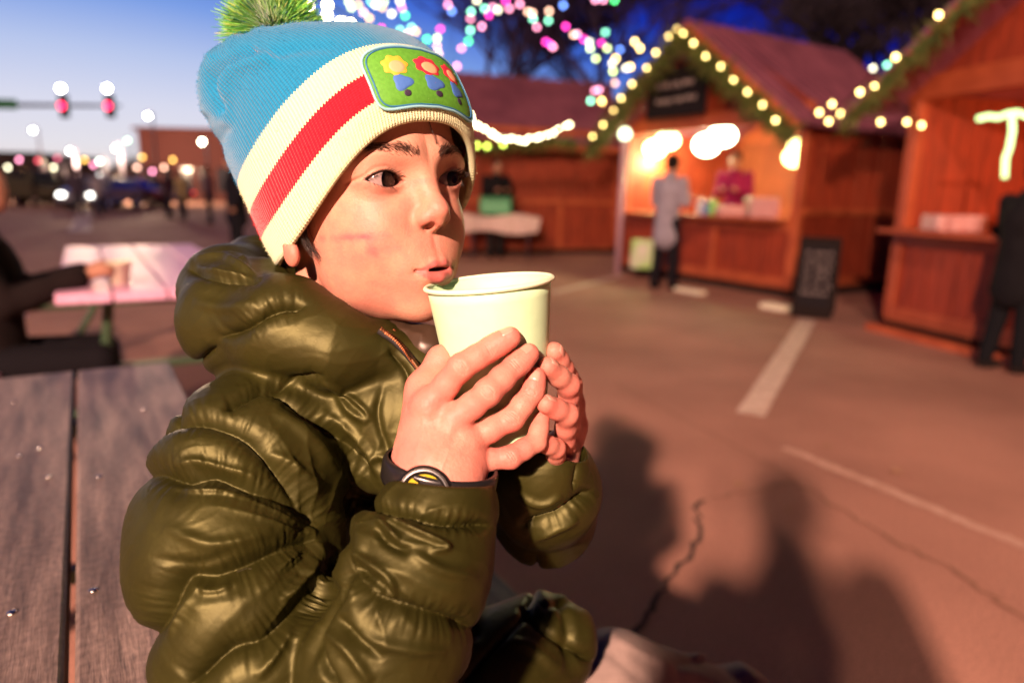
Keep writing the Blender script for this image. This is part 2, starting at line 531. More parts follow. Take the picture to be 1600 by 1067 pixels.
for i, (u, v, s_, lb) in enumerate(LF):
    tag(leaf(u, v, s_, i * 1.3), lb, 'leaf', 'dry leaves on the asphalt')

# ---------------------------------------------------------------- picnic tables
wood_top = mat("weathered_table_wood", (.20, .148, .125), rough=.5, var=(.060, .043, .035), vscale=5, bump=.0016, bscale=34, stretch=(9, 1, 9), detail=12, spec=.5)
speckle(wood_top, 120, .30)
steel_green = mat("green_painted_steel", (.05, .09, .045), rough=.4, metal=.3)
screw_m = mat("steel_screw", (.6, .55, .5), rough=.2, metal=1)
def picnic_table(origin, bdir, n_left, n_right, bw, length, label, top_mat, seat_side=True, frame=True, screws=()):
    """origin: a point on the gap between two boards at the far end; boards run along bdir; z .75"""
    ang = math.atan2(bdir[1], bdir[0]) - math.pi / 2          # local y runs along the boards
    t = empty('picnic_table', (origin[0], origin[1], 0), label, 'picnic table', rz=ang)
    tw = .04
    for i in range(-n_left, n_right):
        mb = MB(); x0 = i * bw + .004; x1 = (i + 1) * bw - .004
        mb.box(((x0 + x1) / 2, -length / 2, .75 - tw / 2), (x1 - x0, length, tw), bev=.004)
        mb.build('board', top_mat, t, local=True)
    cx = (n_right - n_left) * bw / 2
    for sx in ((-1, 1) if seat_side else (-1, 1)):
        mb = MB(); mb.box((cx + sx * (bw * 2.0 + .33), -length / 2, .45 - .02), (.26, length, .04), bev=.006); mb.build('seat', top_mat, t, local=True)
    for y in (-.25, -length + .25):
        mb = MB()
        for sx in (-1, 1):
            mb.tube([(cx + sx * .20, y, .705), (cx + sx * .24, y, .40), (cx + sx * .46, y, .02)], .021, 10)
            mb.tube([(cx + sx * .30, y + .0, .39), (cx + sx * (bw * 2 + .40), y, .39)], .018, 10)
        mb.tube([(cx - .46, y, .02), (cx - .46, y - .0, .02)], .02, 8)
        mb.beam((cx - .30, y, .70), (cx + .30, y, .70), .05, .02)
        mb.beam((cx - .30, y, .40), (cx + .30, y, .40), .03, .03)
        mb.build('leg_frame', steel_green, t, local=True)
    return t
BD = Vector((-.53, .85, 0)).normalized(); CD = Vector((BD.y, -BD.x, 0))
near_t = picnic_table((-.955, 1.445), BD, 3, 1, .19, 1.86, "weathered grey plank picnic table at the lower left, right behind the boy", wood_top)
def table_bit(u, v, r):
    p = ground(u, v, .75); return p
for u, v in ((18, 957), (146, 922), (62, 700), (22, 628), (76, 745), (155, 745), (30, 712), (225, 640)):
    MB().lathe([(.0042, 0), (.004, .0012), (.0018, .0016), (0, .0010)], ground(u, v, .7505), None, 14).build('screw', screw_m, near_t, smooth=True)
pink_lit_top = mat("pink_lit_table_wood", (.78, .44, .62), rough=.4, var=(.66, .34, .50), vscale=4, stretch=(9, 1, 9), bump=.001, bscale=40)  # the pink light on this table is put into its wood colour
o2 = Vector((-2.93, 4.47, 0)) + CD * .19
picnic_table((o2.x, o2.y), BD, 1, 3, .19, 2.35, "pink-lit picnic table with a green metal frame at the left, beyond the near table", pink_lit_top)

# ---------------------------------------------------------------- market stalls
wood = mat("stained_stall_wood", (.36, .050, .014), rough=.6, var=(.20, .026, .008), vscale=3.5, stretch=(6, 6, 1), bump=.002, bscale=26, detail=9)
wood_l = mat("orange_stall_trim", (.50, .11, .035), rough=.55, var=(.36, .065, .02), vscale=5, bump=.001, bscale=30)
wood_in = mat("stall_inner_wood", (.40, .09, .03), rough=.7, var=(.28, .06, .02), vscale=4)
roof_m = mat("red_ribbed_roofing", (.36, .12, .17), rough=.42, metal=.2, var=(.23, .075, .115), vscale=2.5)
dark_skid = mat("dark_skid", (.018, .012, .011), rough=.9, spec=.1)
board_m = mat("chalkboard", (.014, .011, .013), rough=.8, spec=.12); chalk = mat("chalk", (.42, .34, .32), rough=.9)
garland_m = mat("garland_green", (.05, .09, .015), rough=.8, var=(.14, .14, .03), vscale=9)
warm = glow("warm_bulb", (1.0, .66, .20), 8.0)
def garland(pts, r, parent, seed=1, per=260):
    """a fir garland: many short needles round a rope"""
    rg = random.Random(seed); mb = MB(); P = [Vector(p) for p in pts]; mb.tube(P, r * .18, 6)
    seg = [(b - a).length for a, b in zip(P[:-1], P[1:])]; T = sum(seg)
    for i in range(int(T * per)):
        s_ = rg.uniform(0, T); k = 0
        while k < len(seg) - 1 and s_ > seg[k]: s_ -= seg[k]; k += 1
        c = P[k].lerp(P[k + 1], min(1, s_ / seg[k])); d = Vector((rg.gauss(0, 1), rg.gauss(0, 1), rg.gauss(-.2, 1))).normalized()
        e = c + d * r * rg.uniform(.5, 1.25); s = d.cross(Vector((.3, .2, 1))).normalized() * r * .10; q = d.cross(s).normalized() * r * .1
        mb.add([c + s, c - s, e, c + q], [(0, 1, 2), (0, 3, 2), (1, 3, 2)])
    return mb.build('garland', garland_m, parent)
def light_string(pts, spacing, r, label, gm, sag=0.0, parent=None, group='strings of warm bulbs', jit=.03, seed=1, wire=True):
    rg = random.Random(seed); P = [Vector(p) for p in pts]
    t = empty('light_string', P[0], label, 'string lights', group)
    if wire: MB().tube(P, .006, 5).build('wire', dark_skid, t, smooth=True)
    seg = [(b - a).length for a, b in zip(P[:-1], P[1:])]; T = sum(seg); n = int(T / spacing)
    src = MB().ball((0, 0, 0), r, 12, 8, (1, 1, 1.15)).build('bulb', gm, t, smooth=True, local=True)
    inv = parent_world(t).inverted(); first = True
    for i in range(n):
        s_ = (i + .5) * spacing; k = 0
        while k < len(seg) - 1 and s_ > seg[k]: s_ -= seg[k]; k += 1
        c = P[k].lerp(P[k + 1], min(1, s_ / seg[k])) + Vector((rg.uniform(-jit, jit), rg.uniform(-jit, jit), rg.uniform(-jit, 0) - .02))
        o = src if first else src.copy(); first = False
        if o is not src: COL.objects.link(o)
        o.parent = t; o.location = inv @ c
    return t
def stall(A, B, depth, eave, apex, label, front_gable=True, counter=.93, over=.20, door_side=0, lit=True, open_front=True):
    """A: near-left corner of the front seen from outside, B: right corner. local x A->B, y to the back"""
    A = Vector((A[0], A[1], 0)); B = Vector((B[0], B[1], 0)); Wd = (B - A).length; ang = math.atan2((B - A).y, (B - A).x)
    t = empty('market_stall', A, label, 'stall', rz=ang)
    def b(name, m, boxes, bev=0.0):
        mb = MB()
        for c, s in boxes: mb.box(c, s, bev=bev)
        return mb.build(name, m, t, local=True)
    D = depth; base = .12
    b('skid', dark_skid, [((Wd / 2, .12, .05), (Wd, .12, .10)), ((Wd / 2, D - .12, .05), (Wd, .12, .10)), ((.10, D / 2, .05), (.12, D - .40, .10)), ((Wd - .10, D / 2, .05), (.12, D - .4, .10))])
    b('floor', wood_in, [((Wd / 2, D / 2, .12), (Wd - .02, D - .02, .04))])
    p = .10
    for x, y in ((p / 2, p / 2), (Wd - p / 2, p / 2), (p / 2, D - p / 2), (Wd - p / 2, D - p / 2)):
        b('post', wood_l, [((x, y, (eave + .14) / 2 + .0), (p, p, eave - .14))], .006)
    def planks(name, x0, x1, y, z0, z1, m=wood, axis='x', n=None):
        n = n or max(3, int((x1 - x0) / .14)); bx = []; w = (x1 - x0) / n
        for i in range(n):
            c = x0 + (i + .5) * w; off = .003 * ((i * 7) % 3)
            if axis == 'x': bx.append(((c, y + off, (z0 + z1) / 2), (w - .008, .02, z1 - z0)))
            else: bx.append(((y + off, c, (z0 + z1) / 2), (.02, w - .008, z1 - z0)))
        return b(name, m, bx)
    if open_front:
        planks('front_panel', p, Wd - p, .045, .14, counter - .05)
        b('panel_rail', wood_l, [((Wd / 2, .022, .19), (Wd - 2 * p, .024, .09)), ((Wd / 2, .022, counter - .10), (Wd - 2 * p, .024, .09)), ((Wd * .36, .020, (counter + .14) / 2), (.10, .022, counter - .33)), ((Wd * .60, .020, (counter + .14) / 2), (.08, .022, counter - .33))])
        b('counter', wood_l, [((Wd / 2, -.06, counter - .02), (Wd - 2 * p - .004, .44, .04))], .006)
    else:
        planks('front_panel', p, Wd - p, .045, .14, eave - .05)
        b('panel_rail', wood_l, [((Wd / 2, .020, 1.02), (Wd - 2 * p, .022, .09)), ((Wd * .33, .018, .56), (.09, .02, .80)), ((Wd * .66, .018, .56), (.09, .02, .80))])
    planks('side_wall', p, D - p, .045, .14, eave - .02, axis='y')
    planks('side_wall', p, D - p, Wd - .045, .14, eave - .02, axis='y')
    b('side_rail', wood_l, [((Wd + .002, D / 2, 1.02), (.022, D - 2 * p, .08)), ((Wd + .002, D / 2, .19), (.022, D - 2 * p, .08))])
    planks('back_wall', p, Wd - p, D - .045, .14, eave - .02, wood_in)
    b('header', wood_l, [((Wd / 2, .03, eave + .02), (Wd + .10, .08, .20))], .008)
    b('header', wood_l, [((Wd / 2, D - .03, eave + .02), (Wd + .10, .08, .20))], .008)
    # roof of two ribbed slopes
    ov = over; th = .035
    def slope(P0, P1, P2, P3):
        """P0-P1 ridge, P3-P2 eave (same order); returns ribbed sheet"""
        mb = MB(); P0, P1, P2, P3 = map(Vector, (P0, P1, P2, P3)); nrm = (P1 - P0).cross(P3 - P0).normalized()
        if nrm.z < 0: nrm = -nrm
        mb.add([P0, P1, P2, P3, P0 - nrm * th, P1 - nrm * th, P2 - nrm * th, P3 - nrm * th], [(0, 1, 2, 3), (7, 6, 5, 4), (0, 4, 5, 1), (1, 5, 6, 2), (2, 6, 7, 3), (3, 7, 4, 0)])
        n = int((P1 - P0).length / .19)
        for i in range(n + 1):
            f = i / n; a_ = P0.lerp(P1, f); c_ = P3.lerp(P2, f); mb.beam(a_ + nrm * .022, c_ + nrm * .022, .045, .044, up=nrm)
        return mb.build('roof_slope', roof_m, t, local=True)
    if front_gable:
        m = Wd / 2; rise = apex - eave; fo = .40; sv_ = ov; k = ov * rise / m
        slope((m, -fo, apex), (m, D + ov, apex), (-ov, D + ov, eave - k), (-ov, -fo, eave - k))
        slope((m, -fo, apex), (m, D + ov, apex), (Wd + ov, D + ov, eave - k), (Wd + ov, -fo, eave - k))
        for y, nm in ((.04, 'gable'), (D - .04, 'gable')):
            mb = MB(); n = 16
            for i in range(n):
                x0 = Wd * i / n + .004; x1 = Wd * (i + 1) / n - .004; f = lambda x: eave + .12 + max(0, (rise - .16) * (1 - abs(x - m) / m))
                z0, z1 = f(x0), f(x1); o_ = .002 * (i % 3)
                P = [(x0, y + o_, eave + .1), (x1, y + o_, eave + .1), (x1, y + o_, z1)] + ([(m, y + o_, f(m))] if x0 < m < x1 else []) + [(x0, y + o_, z0)]
                mb.prism(P, (0, -.011, 0), (0, .011, 0))
            mb.build(nm, wood, t, local=True)
        mb = MB(); s_ = math.hypot(m + ov, rise + k)
        for sx in (-1, 1):
            mb.beam((m, -fo - .014, apex - .075), (m + sx * (m + ov), -fo - .014, eave - k - .075), .026, .13, up=Vector((0, 0, 1)))
        mb.build('bargeboard', wood_l, t, local=True)
    else:
        m = D / 2; rise = apex - eave; k = ov * rise / m
        slope((-ov, m, apex), (Wd + ov, m, apex), (Wd + ov, -ov, eave - k), (-ov, -ov, eave - k))
        slope((-ov, m, apex), (Wd + ov, m, apex), (Wd + ov, D + ov, eave - k), (-ov, D + ov, eave - k))
        for x in (.04, Wd - .04):
            mb = MB(); mb.prism([(x, 0.02, eave + .1), (x, D - .02, eave + .1), (x, m, apex - .06)], (-.012, 0, 0), (.012, 0, 0)); mb.build('gable', wood, t, local=True)
        b('fascia', wood_l, [((Wd / 2, -ov - .012, eave - k - .05), (Wd + 2 * ov, .024, .12))])
    t['W'] = Wd
    return t, (lambda x, y, z: parent_world(t) @ Vector((x, y, z)))
def lamp_light(name, loc, e, c, r=.12, parent=None):
    l = bpy.data.lights.new(name, 'POINT'); l.energy = e; l.color = c; l.shadow_soft_size = r
    o = bpy.data.objects.new(name, l); COL.objects.link(o); o.location = loc; return o
# centre right stall
A1, B1 = (1.65, 10.78), (3.28, 8.07)
st1, w1 = stall(A1, B1, 2.5, 2.12, 3.30, "middle wooden market stall with a lit counter and a dark sign on its gable")
W1 = 3.162; D1 = 2.5
k1 = .32 * 1.28 / (W1 / 2)
sg = empty('sign_board', w1(1.22, -.16, 2.52), "dark chalkboard sign hanging on the middle stall's gable", 'sign', rz=math.atan2(B1[1] - A1[1], B1[0] - A1[0]))
MB().box((0, -.03, 0), (1.12, .03, .62), bev=.006).build('panel', board_m, sg, local=True)
mb = MB(); rg_ = random.Random(4)
for row, (z, s_) in enumerate(((.10, .085), (-.10, .07))):
    x = -.36
    while x < .34:
        w = rg_.uniform(.04, .08); pts = [(x + w * i / 5, -.050, z + s_ * math.sin(i * 2.1 + x * 30) * .5) for i in range(6)]
        mb.tube(pts, .009, 5); x += w + rg_.choice((.012, .02, .05))
mb.build('chalk_writing', chalk, sg, smooth=True, local=True)
# inside: bright worklights under the roof and warm fill from them
lampw = glow("white_worklight", (.86, 1.0, .62), 14.0)
lampg = glow("green_white_worklight", (.75, 1.0, .42), 9.0)
def worklight(c, size, m, label, e, col):
    o = empty('worklight', c, label, 'lamp'); MB().ball((-.12 * size[0], 0, -.08), size[2] * .62, 16, 12, (1.0, .8, .8)).build('diffuser', m, o, smooth=True, local=True); MB().ball((.26 * size[0], 0, .05), size[2] * .60, 16, 12, (1.1, .8, .8)).build('diffuser', m, o, smooth=True, local=True)
    MB().box((0, 0, size[2] / 2 + .02), (size[0] * .8, size[1] * .8, .035), bev=.01).build('housing', dark_skid, o, local=True)
    lamp_light('worklight_lamp', c + Vector((0, 0, -size[2] / 2 - .12)), e, col, .15); return o
worklight(at_y(1030, 225, 10.9), (.50, .3, .26), lampg, "green-white worklight over the left end of the middle stall's counter", 60, (.9, .95, .40))
worklight(at_y(1112, 218, 10.3), (.56, .3, .30), lampw, "large white worklight over the middle of the middle stall's counter", 60, (1, .72, .42))
worklight(at_y(1247, 235, 8.6), (.16, .14, .24), glow("amber_lantern", (1, .80, .25), 7), "small amber lantern at the right post of the middle stall", 8, (1, .6, .25))
# right stall
A2 = Vector((3.40, 6.22, 0)); dr = Vector((.262, -.965, 0)); B2 = A2 + dr * 3.1
_w, _wl = wood, wood_l  # darker copies of wood and trim: shade on this stall put into the colour
wood = mat('shaded_stained_wood', (.33, .044, .014), rough=.65, var=(.19, .025, .009), vscale=3.5, stretch=(6, 6, 1), bump=.002, bscale=26, detail=9)
wood_l = mat('shaded_red_trim', (.40, .08, .027), rough=.6, var=(.28, .05, .016), vscale=5, bump=.001, bscale=30)
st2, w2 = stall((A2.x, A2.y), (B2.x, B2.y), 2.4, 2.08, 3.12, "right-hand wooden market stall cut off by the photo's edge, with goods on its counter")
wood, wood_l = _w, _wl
lamp_light('stall_lamp', w2(1.7, 1.2, 1.75), 40, (1, .35, .12), .2)
# left stall, long side towards the camera
A3, B3 = (-1.45, 12.75), (2.10, 14.00)
st3, w3 = stall(A3, B3, 2.6, 2.25, 3.45, "left wooden market stall behind the boy's face, roof slope towards us", front_gable=False, open_front=False)
# garlands and bulbs along the rakes
def rake(w, Wd, ov, eave, apex, y, side, n=7, drop=.10):
    m = Wd / 2; k = ov * (apex - eave) / m
    return [w(m + side * (m + ov) * i / (n - 1), y, apex + (eave - k - apex) * i / (n - 1) - drop) for i in range(n)]
for side, nm in ((-1, 'left'), (1, 'right')):
    pts = rake(w1, W1, .20, 2.12, 3.30, -.50, side, drop=.16)
    g = garland(pts, .24, None, seed=3 + side); tag(g, "fir garland along the %s slope of the middle stall's gable" % ('left' if side < 0 else 'right'), 'garland', 'fir garlands on the stalls')
    light_string(rake(w1, W1, .20, 2.12, 3.30, -.60, side, drop=.06), .27, .020, "warm bulbs along the %s slope of the middle stall's gable" % ('left' if side < 0 else 'right'), warm, seed=side + 5)
pts = rake(w2, 3.1, .20, 2.08, 3.12, -.50, -1, drop=.16); g = garland(pts, .16, None, 8)
tag(g, "fir garland climbing the left slope of the right-hand stall", 'garland', 'fir garlands on the stalls')
light_string(rake(w2, 3.1, .20, 2.08, 3.12, -.60, -1, drop=.05), .40, .019, "warm bulbs climbing the left slope of the right-hand stall", warm, seed=9)
# cluster of bulbs where the two stalls meet, and the row under the right eave
def bulbs_at(lst, r, m, label, group='strings of warm bulbs'):
    t = empty('light_string', lst[0], label, 'string lights', group); src = MB().ball((0, 0, 0), r, 12, 8, (1, 1, 1.15)).build('bulb', m, t, smooth=True, local=True)
    MB().tube([l + Vector((0, 0, r * 1.2)) for l in lst], .005, 5).build('wire', dark_skid, t)
    for i, c in enumerate(lst):
        o = src if i == 0 else src.copy()
        if i: COL.objects.link(o)
        o.parent = t; o.location = c - lst[0]
    return t
bulbs_at([at_y(u, v, 6.6) for u, v in ((1280, 176), (1300, 163), (1295, 190), (1313, 178), (1320, 192), (1333, 190), (1376, 191))], .019, warm, "cluster of warm bulbs between the middle and right-hand stalls")
bulbs_at([at_y(u, v, 6.0) for u, v in ((1417, 191), (1440, 196), (1366, 136))], .017, warm, "few warm bulbs at the right-hand stall's front post")
bulbs_at([at_y(u, v, 10.2) for u, v in ((992, 66), (1000, 76), (1058, 46), (985, 105), (940, 158), (962, 92))], .026, warm, "warm bulbs at the peak of the middle stall's garland")
# icicle-white rope light inside the right stall
ropem = glow("green_white_rope", (.66, 1.0, .38), 1.7)
rl = MB()
rl.tube([at_y(u, v, 4.6) for u, v in ((1528, 186), (1545, 182), (1560, 184), (1575, 178), (1590, 176), (1610, 184))], .016, 8)
rl.tube([at_y(u, v, 4.6) for u, v in ((1581, 180), (1582, 205), (1577, 232), (1571, 248), (1570, 278))], .016, 8)
tag(rl.build('rope_light', ropem, smooth=True), "green-white rope light inside the right-hand stall", 'rope light')
# the long dense string from top left down to the left stall
P = [wpx(u, v, d) for u, v, d in ((400, -70, 3.0), (490, -5, 3.7), (535, 20, 4.2), (580, 45, 4.9), (640, 88, 6.2), (690, 125, 7.6), (716, 158, 8.6), (742, 190, 9.6), (775, 210, 10.3), (815, 216, 10.8), (850, 210, 11.2), (880, 196, 11.5), (900, 188, 11.8))]
light_string(P, .16, .019, "long bright string of bulbs swooping behind the boy's hat to the left stall", glow("bright_bulb", (1.0, .84, .45), 16), jit=.04, seed=12)
P = [wpx(u, v, d) for u, v, d in ((736, 225, 11.5), (760, 232, 11.6), (790, 228, 11.7), (830, 226, 11.8), (868, 222, 11.9), (900, 226, 12))]
g = garland(P, .20, None, 14); tag(g, "drooping fir garland along the left stall's eave", 'garland', 'fir garlands on the stalls')
bulbs_at([at_y(u, v, 11.4) for u, v in ((745, 228), (761, 229), (786, 226), (735, 262))], .028, glow("lime_bulb", (.75, 1, .12), 5), "lime green bulbs under the left stall's eave", 'lime bulbs')

t = empty('street_lamp', (LAMP_POS.x, LAMP_POS.y - .45, 0), "tall street lamp behind the photographer whose warm light casts the shadow on the asphalt", 'street lamp')
pole_m = mat("lamp_pole_steel", (.10, .10, .11), rough=.45, metal=.7)
MB().tube([(0, 0, 0), (0, 0, LAMP_POS.z + .1), (0, .12, LAMP_POS.z + .32), (0, .45, LAMP_POS.z + .36)], [.08, .06, .045, .04], 12).build('pole', pole_m, t, smooth=True, local=True)
MB().lathe([(0, .20), (.07, .19), (.20, .06), (.21, .02), (.20, .015)], (0, .45, LAMP_POS.z + .17), None, 24).build('lamp_shade', pole_m, t, smooth=True, local=True)
# ---------------------------------------------------------------- trees with coloured lights
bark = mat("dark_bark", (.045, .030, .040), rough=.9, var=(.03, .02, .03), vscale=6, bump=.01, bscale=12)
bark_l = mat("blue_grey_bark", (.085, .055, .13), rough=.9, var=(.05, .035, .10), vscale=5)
def tree(loc, h, spread, label, m, seed, levels=5, kids=5, trunk_r=.24, group='bare trees behind the stalls'):
    rg = random.Random(seed); t = empty('bare_tree', loc, label, 'tree', group); tm = MB(); cm = MB()
    def grow(p, d, L, r, lv):
        n = 4; pts = [p]; rad = [r]; q = p; dd = d; r = max(r, .014)
        for i in range(n):
            dd = (dd + Vector((rg.gauss(0, .13), rg.gauss(0, .13), rg.gauss(.03, .08)))).normalized(); q = q + dd * L / n; pts.append(q); rad.append(r * (1 - .45 * (i + 1) / n))
        (tm if lv == 0 else cm).tube(pts, rad, 7 if lv < 2 else (5 if lv < 3 else 4), False)
        if lv >= levels: return
        for k in range(kids + (1 if lv == 0 else 0)):
            a = rg.uniform(0, 2 * math.pi); f = rg.uniform(.4, 1.0) if lv else rg.uniform(.75, 1.0)
            i = min(n - 1, int(f * n)); bp_ = pts[i].lerp(pts[i + 1], f * n - i if f < 1 else 1)
            side = Vector((math.cos(a), math.sin(a), 0)); nd = (dd * rg.uniform(.5, 1.0) + side * spread * rg.uniform(.6, 1.2) + Vector((0, 0, .15))).normalized()
            grow(bp_, nd, L * rg.uniform(.58, .78), rad[min(i + 1, n)] * .68, lv + 1)
    grow(Vector((0, 0, 0)), Vector((0, 0, 1)), h * .30, trunk_r, 0)
    tm.build('trunk', m, t, smooth=True, local=True); cm.build('crown', m, t, smooth=True, local=True)
    return t
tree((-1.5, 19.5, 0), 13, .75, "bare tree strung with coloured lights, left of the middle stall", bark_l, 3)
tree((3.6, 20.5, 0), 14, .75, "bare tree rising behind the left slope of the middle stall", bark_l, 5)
tree((9.5, 19.0, 0), 15, .8, "tall dark bare tree behind the middle stall's roof", bark, 8, trunk_r=.3)
tree((14.5, 17.5, 0), 14, .8, "dark bare tree behind the gap between the right two stalls", bark, 12, trunk_r=.28)
tree((8.2, 16.0, 0), 12, .85, "dark branching tree directly over the middle stall's ridge", bark, 15, trunk_r=.3)
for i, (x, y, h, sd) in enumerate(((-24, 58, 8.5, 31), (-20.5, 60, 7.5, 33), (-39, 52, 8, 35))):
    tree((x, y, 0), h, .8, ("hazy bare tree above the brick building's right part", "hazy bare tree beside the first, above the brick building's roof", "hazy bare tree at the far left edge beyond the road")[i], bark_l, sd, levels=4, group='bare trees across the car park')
# coloured bulbs: pixel, colour
CB = {'green': (.10, 1.0, .25), 'mint': (.30, 1.0, .62), 'pink': (1.0, .32, .50), 'magenta': (1.0, .05, .45), 'peach': (1.0, .52, .36), 'lime': (.80, 1.0, .30), 'ivory': (1.0, .90, .60), 'blue': (.15, .30, 1.0), 'amber': (1, .55, .12)}
pts_c = [(545, 3, 'lime'), (549, 12, 'lime'), (580, 3, 'mint'), (587, 8, 'ivory'), (597, 12, 'amber'), (600, 3, 'lime'), (577, 29, 'amber'), (625, 2, 'ivory'), (628, 13, 'pink'), (633, 25, 'green'), (625, 48, 'mint'), (643, 44, 'mint'), (638, 53, 'peach'), (650, 50, 'amber'), (667, 62, 'green'), (683, 60, 'lime'),
 (683, 73, 'peach'), (685, 84, 'peach'), (683, 95, 'mint'), (688, 46, 'magenta'), (596, 45, 'magenta'), (706, 18, 'blue'), (736, 19, 'mint'), (735, 30, 'pink'), (735, 48, 'mint'), (732, 65, 'green'), (721, 76, 'pink'), (753, 42, 'pink'), (714, 104, 'pink'), (704, 117, 'magenta'), (764, 24, 'magenta'), (770, 12, 'pink'), (778, 16, 'ivory'),
 (757, 14, 'mint'), (796, 14, 'pink'), (790, 2, 'magenta'), (745, 1, 'ivory'), (825, 19, 'peach'), (832, 21, 'peach'), (833, 30, 'mint'), (839, 43, 'pink'), (853, 66, 'magenta'), (860, 70, 'magenta'), (864, 74, 'pink'), (858, 18, 'peach'), (857, 33, 'mint'), (880, 9, 'blue'), (884, 42, 'magenta'), (896, 55, 'peach'), (902, 54, 'pink'),
 (912, 62, 'magenta'), (921, 66, 'ivory'), (922, 76, 'lime'), (931, 92, 'lime'), (946, 51, 'mint'), (949, 76, 'lime'), (940, 68, 'magenta'), (957, 100, 'ivory'), (958, 112, 'lime'), (969, 78, 'blue'), (978, 107, 'ivory'), (961, 130, 'peach'), (929, 142, 'pink'), (936, 141, 'pink'), (923, 158, 'mint'), (941, 160, 'amber'),
 (943, 0, 'pink'), (960, 1, 'green'), (930, 0, 'pink'), (812, 7, 'pink'), (560, 8, 'amber'), (568, 20, 'peach'), (612, 22, 'ivory'), (700, 8, 'pink')]
groups_c = [([p for p in pts_c if p[0] < 700], 15.0, "coloured lights in the tree just right of the hat's pompom"), ([p for p in pts_c if 700 <= p[0] < 870], 16.0, "arch of coloured lights against the blue sky above the left stall"), ([p for p in pts_c if p[0] >= 870], 12.5, "coloured lights hanging down to the middle stall's left eave")]
GM = {k: glow(k + "_bulb", c, 5.0) for k, c in CB.items()}
for lst, dist, lb in groups_c:
    pos = [at_y(u, v, dist + (i * 37 % 11) * .12) for i, (u, v, c) in enumerate(lst)]
    t = empty('light_string', pos[0], lb, 'string lights', 'strings of coloured lights in the trees'); srcs = {}
    order = sorted(range(len(lst)), key=lambda i: lst[i][0])
    MB().tube([pos[i] + Vector((0, .03, .06)) for i in order], .004, 4).build('wire', dark_skid, t)
    for (u, v, c), p_ in zip(lst, pos):
        if c not in srcs:
            o = MB().ball((0, 0, 0), .040 * dist / 15, 10, 8).build('bulb', GM[c], t, smooth=True, local=True); srcs[c] = o
        else:
            o = srcs[c].copy(); COL.objects.link(o); o.parent = t
        o.location = p_ - pos[0]
dim = [(1364, 107, 'ivory'), (1386, 102, 'mint')]
t = empty('light_string', at_y(1364, 107, 11), "two pale lights just above the gap between the right two stalls", 'string lights')
for u, v, c in dim:
    o = MB().ball((0, 0, 0), .03, 10, 8).build('bulb', glow('dim_' + c, CB[c], 4), t, smooth=True, local=True); o.location = at_y(u, v, 11) - at_y(1364, 107, 11)
MB().tube([at_y(1364, 105, 11), at_y(1386, 100, 11)], .004, 4).build('wire', dark_skid, t)

# ---------------------------------------------------------------- far left: road, signals, cars, buildings, lamps
brick = mat("dark_red_brick", (.07, .014, .012), rough=.85, var=(.07, .016, .014), vscale=4)
glass = mat("dark_glass", (.02, .02, .03), rough=.15)
def building(u0, u1, vtop, y, label, m, d=12.0, windows=0, lit=None):
    a = at_y(u0, 290, y); b_ = at_y(u1, 290, y); zt = at_y((u0 + u1) / 2, vtop, y).z
    t = empty('building', ((a.x + b_.x) / 2, y, 0), label, 'building'); Wd = b_.x - a.x
    MB().box((0, d / 2, zt / 2), (Wd, d, zt)).build('wall', m, t, local=True)
    mb = MB(); mb.box((0, -.1, zt + .12), (Wd + .5, .5, .24)); mb.box((0, d + .1, zt + .12), (Wd + .5, .5, .24)); mb.box((-Wd / 2 - .02, d / 2, zt + .12), (.46, d - .31, .24)); mb.box((Wd / 2 + .02, d / 2, zt + .12), (.46, d - .31, .24)); mb.build('parapet', m, t, local=True)
    for i in range(windows):
        x = -Wd / 2 + Wd * (i + .5) / windows; w = Wd / windows * .55
        f = MB().box((x, -.03, 1.7), (w + .16, .06, 1.9), bev=.01).build('window', dark_skid, t, local=True)
        MB().box((x, -.065, 1.7), (w, .012, 1.74)).build('pane', lit if (lit and i % 2 == 0) else glass, f, local=False) if False else MB().box((x, -.068, 1.7), (w, .012, 1.74)).build('pane', lit if (lit and i % 2 == 0) else glass, t, local=True)
    return t
building(222, 420, 206, 56, "long dark red brick building behind the hat's left side", brick, windows=7)
building(-120, 60, 240, 75, "low dark building at the far left horizon", mat("dark_siding", (.05, .03, .035), rough=.8, var=(.03, .02, .02), vscale=2), windows=5, lit=glow("lit_window2", (1, .5, .2), .8))
shrub_m = mat("dark_foliage", (.035, .022, .020), rough=.9, var=(.07, .03, .03), vscale=2)
def bush(x, y, w, h, label, seed):
    rg = random.Random(seed); mb = MB()
    for i in range(1500):
        a = rg.uniform(0, 6.28); r = rg.uniform(0, 1) ** .5; zz = rg.uniform(0, 1) ** .8; k = math.sqrt(max(0, 1 - zz * zz)) * .5 + .5
        c = Vector((x + w * r * k * math.cos(a), y + w * .5 * r * k * math.sin(a), h * zz * (1 - .3 * r) + .1)); s = rg.uniform(.10, .24)
        u_ = Vector((rg.gauss(0, 1), rg.gauss(0, 1), rg.gauss(0, 1))).normalized() * s; v_ = Vector((rg.gauss(0, 1), rg.gauss(0, 1), rg.gauss(0, 1))).normalized() * s
        mb.add([c - u_, c + v_, c + u_], [(0, 1, 2)])
    t = empty('shrub', (x, y, 0), label, 'shrub', 'shrubs along the far road'); mb.v = [(a[0] - x, a[1] - y, a[2]) for a in mb.v]
    mb.build('foliage', shrub_m, t, local=True); MB().tube([(0, 0, 0), (.05, 0, h * .6)], [.1, .04], 6).build('stem', bark, t, local=True)
